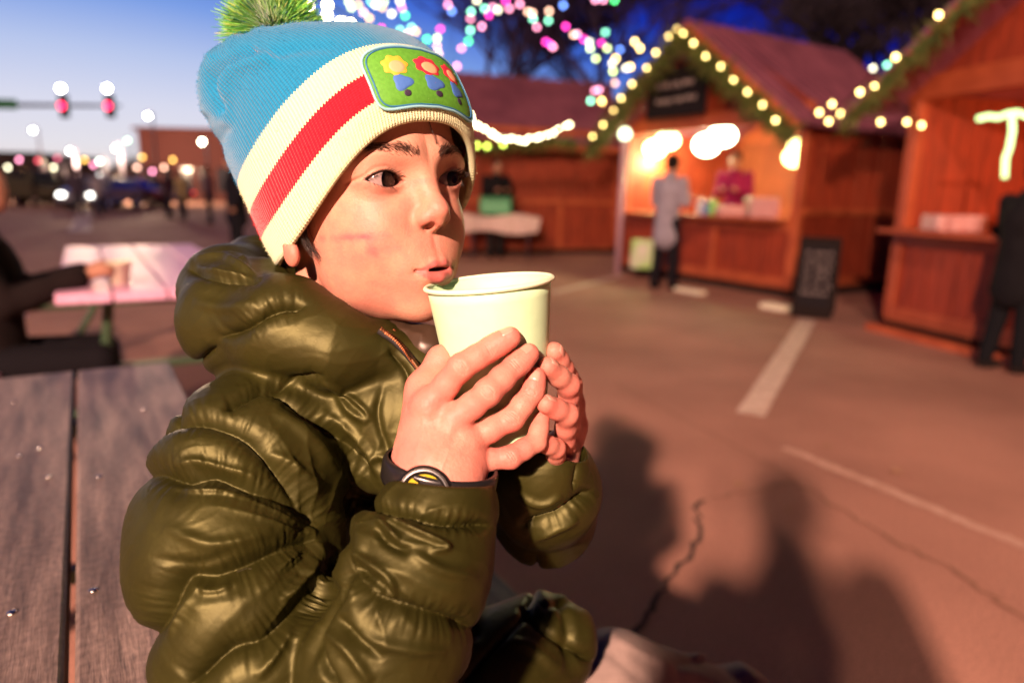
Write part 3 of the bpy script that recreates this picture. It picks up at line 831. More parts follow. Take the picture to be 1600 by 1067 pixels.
for i, (u, y, w, h) in enumerate(((20, 62, 4.0, 3.6), (75, 66, 4.5, 3.0), (130, 70, 4.5, 3.2), (185, 64, 4.0, 3.0), (215, 60, 3.0, 3.6))):
    p = at_y(u, 300, y); bush(p.x, y, w, h, ("tall dark shrub at the far left edge of the road", "second dark shrub from the left along the far road", "middle one of the five dark shrubs along the far road", "fourth dark shrub from the left along the far road", "dark shrub against the brick building's left corner")[i], 40 + i)
# parked cars
def car(x, y, rz, paint_c, label, head=True, truck=False):
    t = empty('parked_car', (x, y, 0), label, 'car', 'cars parked across the car park', rz=rz)
    body_m = mat("car_paint", paint_c, rough=.25, metal=.3, coat=.6)
    if truck: prof_ = [(-2.6, .45), (-2.6, 1.05), (-.5, 1.08), (-.35, 1.75), (1.0, 1.78), (1.55, 1.18), (2.5, 1.05), (2.6, .85), (2.6, .42)]
    else: prof_ = [(-2.2, .40), (-2.25, .85), (-1.9, .98), (-1.25, 1.42), (.35, 1.46), (1.1, 1.0), (2.05, .86), (2.2, .65), (2.2, .36)]
    mb = MB()
    W_ = .86; n = len(prof_); V = []; F = []
    for s, sc in ((-1, 1), (1, 1)):
        for (a, z) in prof_: V.append((a, s * (W_ - (.16 if z > 1.2 else 0)), z))
    F = [tuple(range(n)), tuple(range(2 * n - 1, n - 1, -1))] + [(i, n + i, n + (i + 1) % n, (i + 1) % n) for i in range(n)]
    mb.add(V, F); bo = mb.build('body', body_m, t, local=True)
    md = bo.modifiers.new('b', 'BEVEL'); md.width = .06; md.segments = 2
    mb = MB(); z0, z1 = 1.02, 1.38 if not truck else 1.68
    for s in (-1, 1):
        x0, x1 = (-1.45, .75) if not truck else (-.28, 1.25)
        mb.prism([(x0, s * .80, z0), (x1, s * .80, z0), (x1 - .5, s * .745, z1), (x0 + .35, s * .745, z1)], (0, -.02, 0), (0, .02, 0))
    mb.build('window', glass, t, local=True)
    for sx in (-1.35, 1.35) if not truck else (-1.6, 1.65):
        for s in (-1, 1):
            w = MB().lathe([(.0, -.10), (.20, -.10), (.32, -.09), (.34, 0), (.32, .09), (.20, .10), (0, .10)], (sx, s * .80, .34), Matrix.Rotation(math.pi / 2, 3, 'X'), 20).build('wheel', dark_skid, t, smooth=True, local=True)
            rim_ = MB().lathe([(0, .0), (.19, .0), (.2, -.02)], (sx, s * .912, .34), Matrix.Rotation(math.pi / 2, 3, 'X'), 16).build('rim', screw_m, t, local=True)
    for s in (-1, 1):
        MB().box((2.2 if not truck else 2.6, s * .62, .68), (.06, .30, .14), bev=.02).build('headlight', glow('headlight', (1, .95, .85), 6) if head else glass, t, local=True)
        MB().box((-2.24 if not truck else -2.62, s * .66, .78), (.05, .22, .14), bev=.02).build('taillight', glow('taillight', (1, .05, .04), 1.2), t, local=True)
CARS = [(18, 47, 2.9, (.04, .02, .03), "dark maroon car at the far left of the parked row", False, False), (62, 44, 3.05, (.10, .09, .06), "olive grey pickup truck, second from the left in the parked row", False, True),
        (110, 46, .1, (.12, .10, .07), "tan car in the middle of the parked row", False, False), (160, 40, -1.5, (.25, .25, .32), "pale car with lit headlights facing us across the car park", True, False), (205, 45, .05, (.05, .015, .03), "dark red car right of the one with lit headlights", False, False), (235, 50, 3.0, (.02, .02, .03), "black car in front of the brick building's left corner", False, False)]
for u, y, rz, c, lb, hd, tr in CARS:
    y = y * .80
    p = at_y(u, 300, y); car(p.x, y, rz, c, lb, hd, tr)
# traffic cone
p = ground(175, 312); t = empty('traffic_cone', (p.x, p.y, 0), "red traffic cone on the asphalt in front of the parked cars", 'cone')
MB().lathe([(.17, .04), (.14, .10), (.03, .72), (.0, .72)], (0, 0, 0), None, 16).build('cone', mat("orange_cone", (.7, .08, .03), rough=.5), t, smooth=True, local=True)
MB().box((0, 0, .02), (.40, .40, .04), bev=.01).build('base', dark_skid, t, local=True)
# traffic signals on a mast arm
steel = mat("dark_steel", (.08, .07, .10), rough=.5, metal=.5)
y0 = 32.0; pa = at_y(-40, 164, y0); pb = at_y(188, 166, y0)
t = empty('traffic_signal', (pa.x, y0, 0), "traffic signal mast with two red lights over the road at far left", 'traffic signal')
mb = MB(); mb.tube([(pa.x, y0, 0), (pa.x, y0, pa.z + .2)], [.16, .11], 12); mb.build('pole', steel, t, smooth=True)
MB().tube([pa, pb], [.10, .06], 10).build('arm', steel, t, smooth=True)
for u in (100, 172):
    c = at_y(u, 166, y0 - .25)
    hd = MB().box(c + Vector((0, 0, .0)), (.34, .26, 1.0), bev=.04).build('signal_head', dark_skid, t)
    MB().lathe([(0, 0), (.12, 0), (.14, .03)], c + Vector((0, -.15, -.02)), Matrix.Rotation(math.pi / 2, 3, 'X'), 16).build('red_lens', glow('red_signal', (1, .02, .08), 5), hd)
    MB().ball(c + Vector((0, -.1, .72)), .12, 12, 8).build('lamp_globe', glow('signal_lamp', (1, .95, .9), 20), hd, smooth=True)
sgn = MB().box(at_y(4, 163, y0 - .2), (1.3, .05, .42), bev=.02).build('street_sign', mat("green_sign", (.02, .22, .06), rough=.5), t)
def street_lamp(u, v, y, label, c=(1, .93, .85), s=40, r=.10):
    p = at_y(u, v, y); t = empty('street_lamp', (p.x, y, 0), label, 'street lamp', 'street lamps across the car park')
    MB().tube([(0, 0, 0), (0, 0, p.z + .15)], [.10, .05], 8).build('pole', steel, t, smooth=True, local=True)
    MB().tube([(0, 0, p.z + .15), (0, -.25, p.z + .28), (0, -.5, p.z + .2)], .04, 6).build('arm', steel, t, smooth=True, local=True)
    MB().ball((0, -.5, p.z), r, 12, 8).build('lamp_globe', glow('street_lamp_glow', c, s), t, smooth=True, local=True)
SL = [(238, 183, 42, "street lamp standing above the brick building's left corner", (1, .95, .9)), (59, 205, 50, "tallest street lamp over the parked cars at far left", (1, .98, .95)), (117, 237, 48, "street lamp above the tan car in the parked row", (1, .95, .85)),
      (188, 233, 46, "warm street lamp just left of the brick building", (1, .8, .6)), (204, 221, 60, "small greenish street lamp left of the brick building", (.55, 1, .55)), (322, 223, 40, "street lamp touching the left edge of the hat's stripes", (1, .9, .65)), (163, 253, 44, "low street lamp above the lit headlights", (.8, 1, .8))]
for u, v, y, lb, c in SL: street_lamp(u, v, y, lb, c, 26 if c[0] == 1 else 8)
for u, v, lb, c, s in ((68, 252, "red tail lamp post second from left", (1, .1, .15), 1.2), (98, 248, "dim pink lamp left of the tan car", (1, .2, .3), 1.0), (44, 276, "yellow lamp low over the pickup truck", (1, .8, .2), 2), (160, 273, "brightest low white lamp beside the pale car's headlights", (1, 1, 1), 12)):
    street_lamp(u, v, 43.0, lb, c, s * 2, .10)

for u, v, y in ((117, 237, 48), (204, 225, 46)):
    q = at_y(u, v, y); lamp_light("street_lamp_light", q + Vector((0, -.6, -.3)), 2600, (1, .66, .42), .2)
rowp = [(12, 262, 'ivory'), (30, 250, 'pink'), (84, 262, 'ivory'), (132, 250, 'amber'), (146, 258, 'pink'), (214, 262, 'peach'), (222, 246, 'amber'), (238, 268, 'pink'), (256, 262, 'peach'), (270, 250, 'amber')]
pos = [at_y(u, v, 41.0) for u, v, c in rowp]
t = empty('light_string', pos[0], "row of small warm and pink lights low along the far road", 'string lights')
MB().tube([p + Vector((0, .1, .1)) for p in pos], .01, 4).build('wire', dark_skid, t)
for (u, v, c), p_ in zip(rowp, pos):
    o = MB().ball((0, 0, 0), .09, 10, 8).build('bulb', GM[c], t, smooth=True, local=True); o.location = p_ - pos[0]
# ---------------------------------------------------------------- other people and the things on the stalls
skin_far = mat("skin_far", (.42, .20, .13), rough=.6); hair_far = mat("dark_hair_far", (.012, .008, .006), rough=.8, spec=.15)
def person(base, h, face, jc, tc_, label, lean=0.0, sit=False, arms='down', seed=0, hair_c=None, long_coat=False, hat_=False, vox=.022):
    """standing or seated figure, built as implicit surfaces; base: feet (or seat) point, face: heading angle"""
    t = empty('person', base, label, 'person', rz=face)       # local +y is where the person faces
    k = h / 1.7
    hipz = (.90 if not sit else .50) * k; hy = 0.0
    sh = hipz + .52 * k; ly = lean * .5
    J = lambda x, y, z: np.array([x * k, y * k, z])
    head = J(0, ly + .06, sh + .20 * k); neck = J(0, ly + .01, sh + .05 * k); chest = J(0, ly * .8, sh - .14 * k); hip = J(0, 0, hipz)
    arms_ = {}
    for s in (-1, 1):
        S_ = J(s * .19, ly, sh - .02 * k)
        if arms == 'down': E_ = J(s * .25, ly * .6 - .03, sh - .30 * k); H_ = J(s * .24, ly * .5 + .08, sh - .54 * k)
        elif arms == 'front': E_ = J(s * .23, ly + .05, sh - .28 * k); H_ = J(s * .10, ly + .34, sh - .22 * k)
        elif arms == 'table': E_ = J(s * .22, ly + .12, sh - .26 * k); H_ = J(s * .10, ly + .42, sh - .16 * k)
        elif arms == 'drink': E_ = J(s * .22, ly + .16, sh - .26 * k); H_ = J(s * .05, ly + .36, sh - .06 * k)
        else: E_ = J(s * .24, ly + .08, sh - .27 * k); H_ = J(s * .16, ly + .30, sh - .33 * k)
        arms_[s] = (S_, E_, H_)
    legs_ = {}
    for s in (-1, 1):
        Hp = J(s * .09, 0, hipz - .02 * k)
        if sit: Kn = J(s * .12, .42, hipz - .01); Ft = J(s * .12, .46, .06 * k)
        else: Kn = J(s * .10, .02 + .02 * s, hipz * .52); Ft = J(s * .11, -.01 + .05 * s, .07 * k)
        legs_[s] = (Hp, Kn, Ft)
    def body(P):
        d = ell(P, head, (.075 * k, .095 * k, .115 * k)); d = smin(d, ell(P, head + [0, .075 * k, -.02 * k], (.014 * k, .02 * k, .024 * k)), .015)
        d = smin(d, ell(P, head + [0, .04 * k, -.07 * k], (.045 * k, .045 * k, .04 * k)), .03)
        for s in (-1, 1): d = smin(d, ell(P, head + [s * .078 * k, 0, -.01], (.012 * k, .02 * k, .03 * k)), .008)
        d = smin(d, cap(P, neck - [0, 0, .05], head - [0, .01, .05 * k], .05 * k), .03)
        d = smin(d, chain(P, [hip, chest, neck], [.12 * k, .13 * k, .06 * k], .03), .03)
        for s in (-1, 1):
            a, b, c = arms_[s]; d = smin(d, chain(P, [a, b, c], [.05 * k, .036 * k, .026 * k], .01), .02)
            dr_ = (c - b) / np.linalg.norm(c - b)
            d = smin(d, ell(P, c + dr_ * .05 * k, (.036 * k, .05 * k, .03 * k)), .02)
            a, b, c = legs_[s]; d = smin(d, chain(P, [a, b, c], [.075 * k, .05 * k, .035 * k], .01), .02)
        return d
    def jacket(P):
        bot = hip - [0, 0, (.20 if long_coat else .05) * k]
        d = chain(P, [bot, hip + [0, 0, .12 * k], chest, neck - [0, 0, .03 * k]], [.175 * k, .15 * k, .17 * k, .09 * k], .03)
        for s in (-1, 1):
            a, b, c = arms_[s]; d = smin(d, chain(P, [a, b, b * .15 + c * .85], [.075 * k, .060 * k, .048 * k], .01), .03)
        return d + .006 * fbm(P * 14, 2, seed)
    def trousers(P):
        d = None
        for s in (-1, 1):
            a, b, c = legs_[s]; q = chain(P, [hip * .5 + a * .5, a, b, c + [0, 0, .02]], [.11 * k, .098 * k, .070 * k, .058 * k], .01); d = q if d is None else smin(d, q, .03)
        return d + .004 * fbm(P * 12, 2, seed + 3)
    def shoes(P):
        d = None
        for s in (-1, 1):
            c = legs_[s][2]; q = ell(P, c + [0, .05 * k, -.028 * k], (.048 * k, .125 * k, .045 * k)); d = q if d is None else np.minimum(d, q)
        return np.maximum(d, -P[:, 2])
    def hairf(P):
        d = ell(P, head + [0, -.018 * k, .022 * k], (.088 * k, .102 * k, .112 * k)); return smax(d, -ell(P, head + [0, .09 * k, -.05 * k], (.075 * k, .09 * k, .10 * k)), .01)
    lo = (-.5 * k, -.5 * k, -.02); hi = (.5 * k, .72 * k, sh + .42 * k)
    for nm, fn, m, vx in (('body', body, skin_far, vox * .8), ('jacket', jacket, mat('jacket_cloth', jc, rough=.9, spec=.12, var=tuple(c * .75 for c in jc), vscale=12), vox), ('trousers', trousers, mat('trouser_cloth', tc_, rough=.9, spec=.12), vox), ('shoes', shoes, dark_skid, vox * .7), ('hair' if not hat_ else 'hat', hairf, hair_far if hair_c is None else mat('hair_far', hair_c, rough=.8), vox * .7)):
        V, F = surface(fn, lo, hi, vx, newton=2)
        if len(F): V, F = clean_mesh(V, F); link_mesh(nm, V, F, m, t, local=True)
    return t
def gp(u, v): p = ground(u, v); return (p.x, p.y, 0)
A_ = lambda deg: math.radians(deg)
person(gp(1035, 452), 1.62, A_(-45), (.36, .33, .40), (.012, .010, .014), "customer in a pale grey jacket and black trousers at the middle stall's counter", arms='front', seed=1, long_coat=True)
v1 = w1(1.55, .75, .14)
person(v1, 1.60, A_(150), (.30, .02, .10), (.02, .02, .03), "vendor in a magenta top behind the middle stall's counter", arms='front', seed=2, lean=.2)
person((3.46, 4.70, 0), 1.42, A_(-80), (.010, .009, .011), (.008, .008, .010), "person in black standing at the right-hand stall, cut off by the photo's edge", arms='front', seed=3, long_coat=True)
person(w3(.95, -.62, 0), 1.70, A_(200), (.012, .010, .012), (.02, .02, .02), "person in black beside the left stall, just right of the boy's cheek", arms='front', seed=4)
X_ = lambda u, y: (at_y(u, 300, y).x, y, 0)
person(X_(262, 25), 1.72, A_(-60), (.05, .02, .03), (.02, .02, .03), "person in dark clothes walking left of the pale-topped person across the car park", seed=5, lean=.15)
person(X_(284, 24), 1.62, A_(70), (.50, .38, .20), (.03, .03, .04), "person in a pale yellow top out on the car park near the brick building", seed=6)
person(X_(326, 22), 1.72, A_(100), (.16, .09, .12), (.02, .02, .03), "person in a mauve jacket out on the car park, left of the hat's brim", seed=7)
person(X_(368, 11), 1.62, A_(120), (.014, .013, .020), (.012, .012, .016), "person in black directly behind the hat's left edge", seed=8, long_coat=True)
person(X_(120, 27), 1.70, A_(10), (.10, .08, .12), (.05, .05, .07), "person in a lilac-grey jacket in front of the tan parked car", seed=9)
person(X_(152, 26), 1.55, A_(-20), (.40, .36, .42), (.05, .05, .09), "person in a whitish jacket in front of the pale car's headlights", seed=10)
person((0.06, -.36, 0), 1.50, A_(8), (.02, .02, .02), (.02, .02, .03), "photographer leaning in, shown only by the broad right half of the shadow on the asphalt", arms='down', long_coat=True, seed=15, lean=.06, vox=.03)
# seated neighbour at the far table
mixc = (.014, .009, .009)
sp = person((-2.07, 2.60, 0), 1.58, A_(-62), mixc, (.007, .006, .008), "person in a dark mottled coat seated at the pink-lit table, holding a cup", sit=True, arms='table', seed=11)
jm = [c for c in sp.children if c.name.startswith('jacket')][0]
r_ = jm.data.materials[0]; b_ = r_.node_tree.nodes['Principled BSDF']
# a small cup in that person's hand
def small_cup(c, m, label, r=.04, hh=.09):
    t = empty('paper_cup', c, label, 'cup'); MB().lathe([(0, .002), (r * .72, 0), (r, hh), (r + .003, hh), (r + .002, hh + .004), (r - .003, hh + .002), (r * .7, .01), (0, .01)], (0, 0, 0), None, 24).build('wall', m, t, smooth=True, local=True)
    return t
wpale = mat("white_paper", (.85, .78, .58), rough=.5)
hp = parent_world(sp) @ Vector((.0, .37, .50 + .52 - .33 + .0))
small_cup(parent_world(sp) @ Vector((.04, .49, .74)), wpale, "small white cup held by the person at the pink-lit table", .045, .10)
# counter goods
def counter_pt(w, x, y, z): return w(x, y, z)
plastic = mat("pink_white_plastic", (.62, .36, .34), rough=.5, var=(.5, .22, .22), vscale=30)
def crinkle_box(name, w, x, y, z, s, label, m, cat, group=None, seed=0):
    t = empty(name, w(x, y, z), label, cat, group)
    fn = lambda P: smax(smax(np.abs(P[:, 0]) - s[0] / 2, np.abs(P[:, 1]) - s[1] / 2, .02), np.abs(P[:, 2] - s[2] / 2) - s[2] / 2, .02) + .006 * fbm(P * 22, 2, seed)
    V, F = surface(fn, (-s[0], -s[1], -.02), (s[0], s[1], s[2] + .05), .012, newton=2); V, F = clean_mesh(V, F)
    link_mesh('bag', V, F, m, t, local=True); return t
crinkle_box('goods_bag', w1, 2.25, -.05, .93, (.42, .26, .13), "low pink-white bag of goods on the middle stall's counter", plastic, 'bag', 'bags on the middle counter', 1)
crinkle_box('goods_bag', w1, 2.68, -.05, .93, (.34, .28, .24), "tallest pink-white bag at the right end of the middle counter", plastic, 'bag', 'bags on the middle counter', 2)
crinkle_box('goods_bag', w2, .62, -.02, .93, (.40, .24, .13), "pinkish bag on the right-hand stall's counter", plastic, 'bag', None, 3)
jar_m = [mat("jar_blue", (.12, .16, .4), rough=.2), mat("jar_green", (.2, .6, .1), rough=.3), mat("jar_white", (.6, .6, .6), rough=.3)]
for i, (x, m, hgt_, lb) in enumerate(((1.72, 2, .22, "pale jar, leftmost in the group on the middle counter"), (1.82, 0, .17, "blue jar in the group on the middle counter"), (1.94, 1, .20, "green jar, rightmost in the group on the middle counter"))):
    t = empty('jar', w1(x, -.08, .93), lb, 'jar', 'jars on the middle counter'); MB().lathe([(0, 0), (.055, 0), (.058, .02), (.058, hgt_ * .75), (.035, hgt_ * .85), (.035, hgt_), (0, hgt_)], (0, 0, 0), None, 20).build('glass', jar_m[m], t, smooth=True, local=True)
    MB().lathe([(.0, hgt_ + .02), (.04, hgt_ + .018), (.04, hgt_ - .01)], (0, 0, 0), None, 20).build('lid', screw_m, t, smooth=True, local=True)
for i in range(4):
    t = empty('dark_bowl', w2(1.05 + .22 * i, -.04, .93), ("dark bowl, leftmost of four on the right-hand counter", "second dark bowl from the left on the right-hand counter", "third dark bowl from the left on the right-hand counter", "dark bowl nearest the person in black on the right-hand counter")[i], 'bowl', 'dark bowls on the right-hand counter')
    MB().lathe([(0, 0), (.04, 0), (.085, .07 + .01 * i), (.08, .072 + .01 * i), (.035, .012), (0, .012)], (0, 0, 0), None, 20).build('bowl', dark_skid, t, smooth=True, local=True)
# carrier bag by the customer
crinkle_box('carrier_bag', lambda x, y, z: Vector((x, y, z)), ground(1000, 440).x, ground(1000, 440).y, .18, (.30, .14, .40), "white and green carrier bag hanging beside the grey-jacketed customer", mat("white_carrier", (.66, .62, .55), rough=.5, var=(.3, .6, .1), vscale=5), 'bag', None, 5)
# folding A-frame board
fa = ground(1270, 492); t = empty('sandwich_board', (fa.x, fa.y, 0), "black sandwich board standing by the middle stall's right corner", 'sign', rz=math.atan2(B1[1] - A1[1], B1[0] - A1[0]) + .55)
for s, nm in ((-1, 'panel'), (1, 'panel')):
    Rm = Matrix.Rotation(s * math.radians(14), 3, 'X'); mb = MB(); mb.box((0, s * .17, .40), (.38, .03, .80), Rm, bev=.006); fr_ = mb.build(nm, dark_skid, t, local=True)
    if s < 0:
        MB().box((0, -.17 - .019, .42), (.30, .008, .62), Rm).build('writing_surface', board_m, t, local=True)
        mb = MB(); rg_ = random.Random(9)
        for row in range(6):
            z = .64 - row * .08; x = -.12
            while x < .10:
                w = rg_.uniform(.03, .07); mb.tube([Rm @ Vector((x + w * i / 4, -.030, z - .40 + .02 * math.sin(i * 2 + x * 40))) + Vector((0, -.17, .40)) for i in range(5)], .005, 4); x += w + rg_.choice((.01, .04))
        mb.build('chalk_writing', chalk, t, local=True)
# trestle with white cloth and green box by the left stall
tb = ground(782, 402); t = empty('folding_table', (tb.x, tb.y - .2, 0), "folding table with grey legs in front of the left stall", 'table')
MB().box((0, 0, .72), (1.30, .60, .04), bev=.01).build('tabletop', wpale, t, local=True)
for sx in (-1, 1): MB().tube([(sx * .5, -.24, .70), (sx * .5, -.24, 0), (sx * .5, .24, 0), (sx * .5, .24, .70)], .014, 8).build('leg', steel, t, smooth=True, local=True)
fn = lambda P: smax(np.maximum(np.abs(P[:, 0]) - .68 - .02 * np.sin(P[:, 1] * 14) - .03 * np.sin(P[:, 2] * 9), np.abs(P[:, 1]) - .34 - .02 * np.sin(P[:, 0] * 17)), np.abs(P[:, 2] - .62) - .15 - .03 * np.sin(P[:, 0] * 6), .03)
V, F = surface(fn, (-.85, -.55, .35), (.85, .55, .9), .02, newton=2); V, F = clean_mesh(V, F); V[:, 2] = np.maximum(V[:, 2], .40)
clo = link_mesh('tablecloth', V + np.array([tb.x, tb.y - .2, 0]), F, mat("pinkish_cloth", (.68, .50, .46), rough=.8)); tag(clo, "pinkish white cloth draped over the folding table by the left stall", 'tablecloth')
t = empty('storage_box', (tb.x - .1, tb.y - .25, .775), "green lidded storage box on the white cloth by the left stall", 'box')
MB().box((0, 0, .14), (.56, .36, .27), bev=.03).build('tub', mat("green_plastic", (.06, .34, .14), rough=.4), t, local=True)
MB().box((0, 0, .295), (.60, .40, .04), bev=.012).build('lid', mat("dark_green_lid", (.04, .22, .09), rough=.4), t, local=True)
# dark panel standing in for the shade in the middle stall's open doorway, and a pink pole by the left corner
b_ = MB().box((2.35, 1.9, 1.1), (.50, .05, 1.6)).build('doorway_shade_panel', board_m, st1, local=True)
pp = ground(963, 428); t = empty('post_light', (pp.x, pp.y - .1, 0), "slim pale post with a glowing top at the middle stall's left corner", 'post')
MB().tube([(0, 0, 0), (0, 0, 1.95)], .045, 10).build('post', mat("pale_post", (.5, .3, .36), rough=.5), t, smooth=True, local=True)
MB().ball((0, 0, 2.02), .08, 12, 8).build('lamp_globe', glow('post_glow', (.9, 1, .6), 3), t, smooth=True, local=True)
# wooden blocks and a step before the stalls
for (u, v, s_, lb) in ((1078, 458, (.42, .14, .05), "short pale kick board on the ground under the middle stall's counter"), (1212, 484, (.30, .16, .06), "pale wooden block on the ground left of the sandwich board")):
    p = ground(u, v); t = MB().box((p.x, p.y, s_[2] / 2 + .002), s_, Matrix.Rotation(-1.03, 3, 'Z'), bev=.006).build('wooden_block', wpale); tag(t, lb, 'block', 'wooden blocks before the stalls')
b_ = MB().beam(A2 + Vector((-.10, 0, .03)), A2 + dr * 1.6 + Vector((-.10, 0, .03)), .09, .06).build('step_board', wood_l); tag(b_, "orange kick board on the ground along the right-hand stall's front", 'board')
# ================================================================ THE BOY: head, hat
HY, HP, HR = R_(44.7), R_(-4.9), R_(9.6)
_f = np.array([math.sin(HY) * math.cos(HP), math.sin(HP), -math.cos(HY) * math.cos(HP)])
_r = np.array([math.cos(HY), 0, math.sin(HY)])
_u = np.array([-math.sin(HY) * math.sin(HP), math.cos(HP), math.cos(HY) * math.sin(HP)])
HB = np.stack([math.cos(HR) * _r + math.sin(HR) * _u, -math.sin(HR) * _r + math.cos(HR) * _u, _f], 1)   # head -> camera
HC = np.array([-0.1182, 0.1212, 0.5391])
def h2c(L):   # head-local mm -> camera metres
    return HC + (np.atleast_2d(np.asarray(L, float)) / 1000.0) @ HB.T
def c2h(P):
    return ((P - HC.astype(np.float32)) @ HB.astype(np.float32)) * 1000.0

skin = mat("skin", (.45, .25, .17), rough=.50, sss=.15, attr='tint', var=(.93, .90, .90), vscale=420.0, bump=.0003, bscale=700.0, spec=.32)
shaded_eye_white = mat("shaded_eye_white", (.30, .22, .21), rough=.12, spec=.6)  # shade of the lashes is put into this greyed base colour
hair_mat = mat("dark_hair", (.018, .010, .006), rough=.45)
brow_mat = mat("brown_brow_hair", (.045, .020, .010), rough=.6)
EYE_L, EYE_R_ = (-29.0, 0.5, 64.5), (29.0, 0.5, 64.5)      # near eye, far eye
def almond(X, Y, s):
    """signed distance-like function of the eye opening (negative inside); s=-1 near eye. inner corner towards the nose"""
    t = X * (-s)                    # + towards the nose
    w = 13.2
    tt = np.clip(t / w, -1.3, 1.3)
    cy = -0.5 - 1.6 * tt * .55      # the inner corner sits a little lower
    up = 5.2 * (1 - np.abs(tt) ** 2.2) + cy + .7 * (1 - tt * tt) 
    lo = -4.7 * (1 - np.abs(tt) ** 2.0) + cy
    return np.maximum(Y - up, lo - Y)
def head_sdf(P, detail=True):
    L = c2h(P)
    A = np.abs(L[:, 0]); M = np.stack([A, L[:, 1], L[:, 2]], 1)
    d = ell(L, (0, 30, -8), (67, 79, 92))
    d = smin(d, ell(L, (0, -28, 24), (54.5, 70, 58)), 22)
    d = smin(d, ell(L, (0, -66, 38), (36.5, 36, 43)), 18)
    d = smin(d, ell(M, (25, -36, 48), (23.5, 30, 30)), 16)           # cheeks
    d = smin(d, ell(M, (31, -61, 20), (15, 24, 26)), 18)           # jaw
    d = smin(d, ell(L, (0, -89, 66), (17, 13, 15)), 14)            # chin
    d = smin(d, cap(M, (11, 17, 79), (46, 13, 60), 8, 7), 14)      # brow
    d = smin(d, ell(L, (0, -59, 72), (24, 20, 15)), 16)            # muzzle
    d = smax(d, -ell(M, (30, 0, 92), (19, 13, 14)), 14)           # sockets
    d = smax(d, -cap(L, (0, -77, 90.5), (10, -78, 90), 4.5), 9)    # hollow above the chin
    # eyelids
    for s in (-1, 1):
        c = (29.0 * s, .5, 64.5)
        d = smin(d, ell(L, c, (15, 14.0, 14.2)), 6.0)
    # nose
    d = smin(d, cap(L, (0, 10, 77), (0, -18, 90), 6.0, 6.8), 11)
    d = smin(d, ell(L, (0, -23.0, 93), (7.2, 7.0, 8.2)), 8)
    d = smin(d, ell(M, (8.2, -27.0, 86), (5.0, 5.0, 7.6)), 6)
    d = smin(d, cap(L, (0, -30, 94), (0, -34, 86), 3.0), 4)
    # lips, pursed to blow
    ul = [(16, -62.8, 79), (10, -61.0, 85.0), (4, -59.4, 88.4), (0, -60.0, 88.6)]
    d = smin(d, chain(M, ul, [1.4, 2.4, 2.7, 2.5], 2), 5)
    ll = [(15, -64.2, 79), (9, -67.4, 85.5), (0, -69.2, 88.3)]
    d = smin(d, chain(M, ll, [1.6, 3.5, 4.2], 2), 5)
    # ear
    for s in (-1, 1):
        d = smin(d, ell(L, (s * 65, -16, -8), (7, 29, 17)), 5)
        d = smin(d, ell(L, (s * 66, -47, 1), (5.0, 9.5, 8.5)), 4)
    if detail:
        # openings
        for s in (-1, 1):
            X = L[:, 0] - 29 * s; Y = L[:, 1] - .5
            o = almond(X, Y, s)
            o = np.maximum(o, 60 - L[:, 2])
            d = smax(d, -o, 1.6)
            cr = smooth_line([(13.2, -1.2), (8, 4.6), (0, 8.3), (-8, 7.2), (-15, 1.6), (-19, -1.0)], 5)
            dd, ar, tot = polydist(np.stack([X * (-s), Y], 1), cr)
            d = d + .95 * np.exp(-(dd / 1.1) ** 2) * (L[:, 2] > 50)                      # lid crease
            cr = smooth_line([(12, -8), (4, -10.5), (-6, -9.5), (-12, -6)], 5)
            dd, ar, tot = polydist(np.stack([X * (-s), Y], 1), cr)
            d = d + .5 * np.exp(-(dd / 2.2) ** 2) * (L[:, 2] > 50)                       # bag under the eye
        d = smax(d, -ell(M, (5.7, -33.2, 90), (3.2, 3.0, 6.0)), 1.4)                        # nostrils
        d = smax(d, -ell(L, (0, -63.2, 90), (9.0, 1.5, 14)), 1.8)                           # mouth
        d = smax(d, -cap(M, (9, -63.2, 93), (16.5, -63.0, 84), .7), 1.6)
        d = d + .75 * np.exp(-(A / 2.4) ** 2) * np.exp(-((L[:, 1] + 46) / 7.0) ** 2) * (L[:, 2] > 50)   # philtrum
        Q = np.stack([A, L[:, 1]], 1)
        dd, ar, tot = polydist(Q, [(16, -27), (19.5, -38), (22, -48)])
        d = d + .12 * np.exp(-(dd / 4.0) ** 2) * (L[:, 2] > 45)
        d = d + .8 * np.exp(-((A - 18) ** 2 + (L[:, 1] + 64) ** 2) / 14.0) * (L[:, 2] > 50)   # mouth corners
        lipz = (L[:, 2] > 80) & (A < 14)
        d = d + lipz * np.exp(-((L[:, 1] + 68.5) / 5) ** 2) * .22 * np.sin(A * 3.1 + .7)
        # ear hollow
        for s in (-1, 1):
            d = smax(d, -ell(L, (s * 73, -18, -4), (5, 15, 8)), 4)
    return d / 1000.0
NECK = [h2c((0, -60, -28))[0], h2c((0, -100, -36))[0], px(535, 620, .62)]
def headneck(P):
    d = head_sdf(P)
    n = chain(P, NECK, [.044, .043, .056], .02)
    return smin(d, n, .012)
def flip(F): return F[:, ::-1].copy()
boy = empty("person", wpx(640, 1500, .66), "boy in a striped pompom hat and olive puffer jacket, both hands round a cup", "boy")
lo = HC - .135; hi = HC + .135; lo[1] -= .06
Vh, Fh = surface(headneck, lo, hi, .0013)
Vh, Fh = clean_mesh(Vh, Fh)
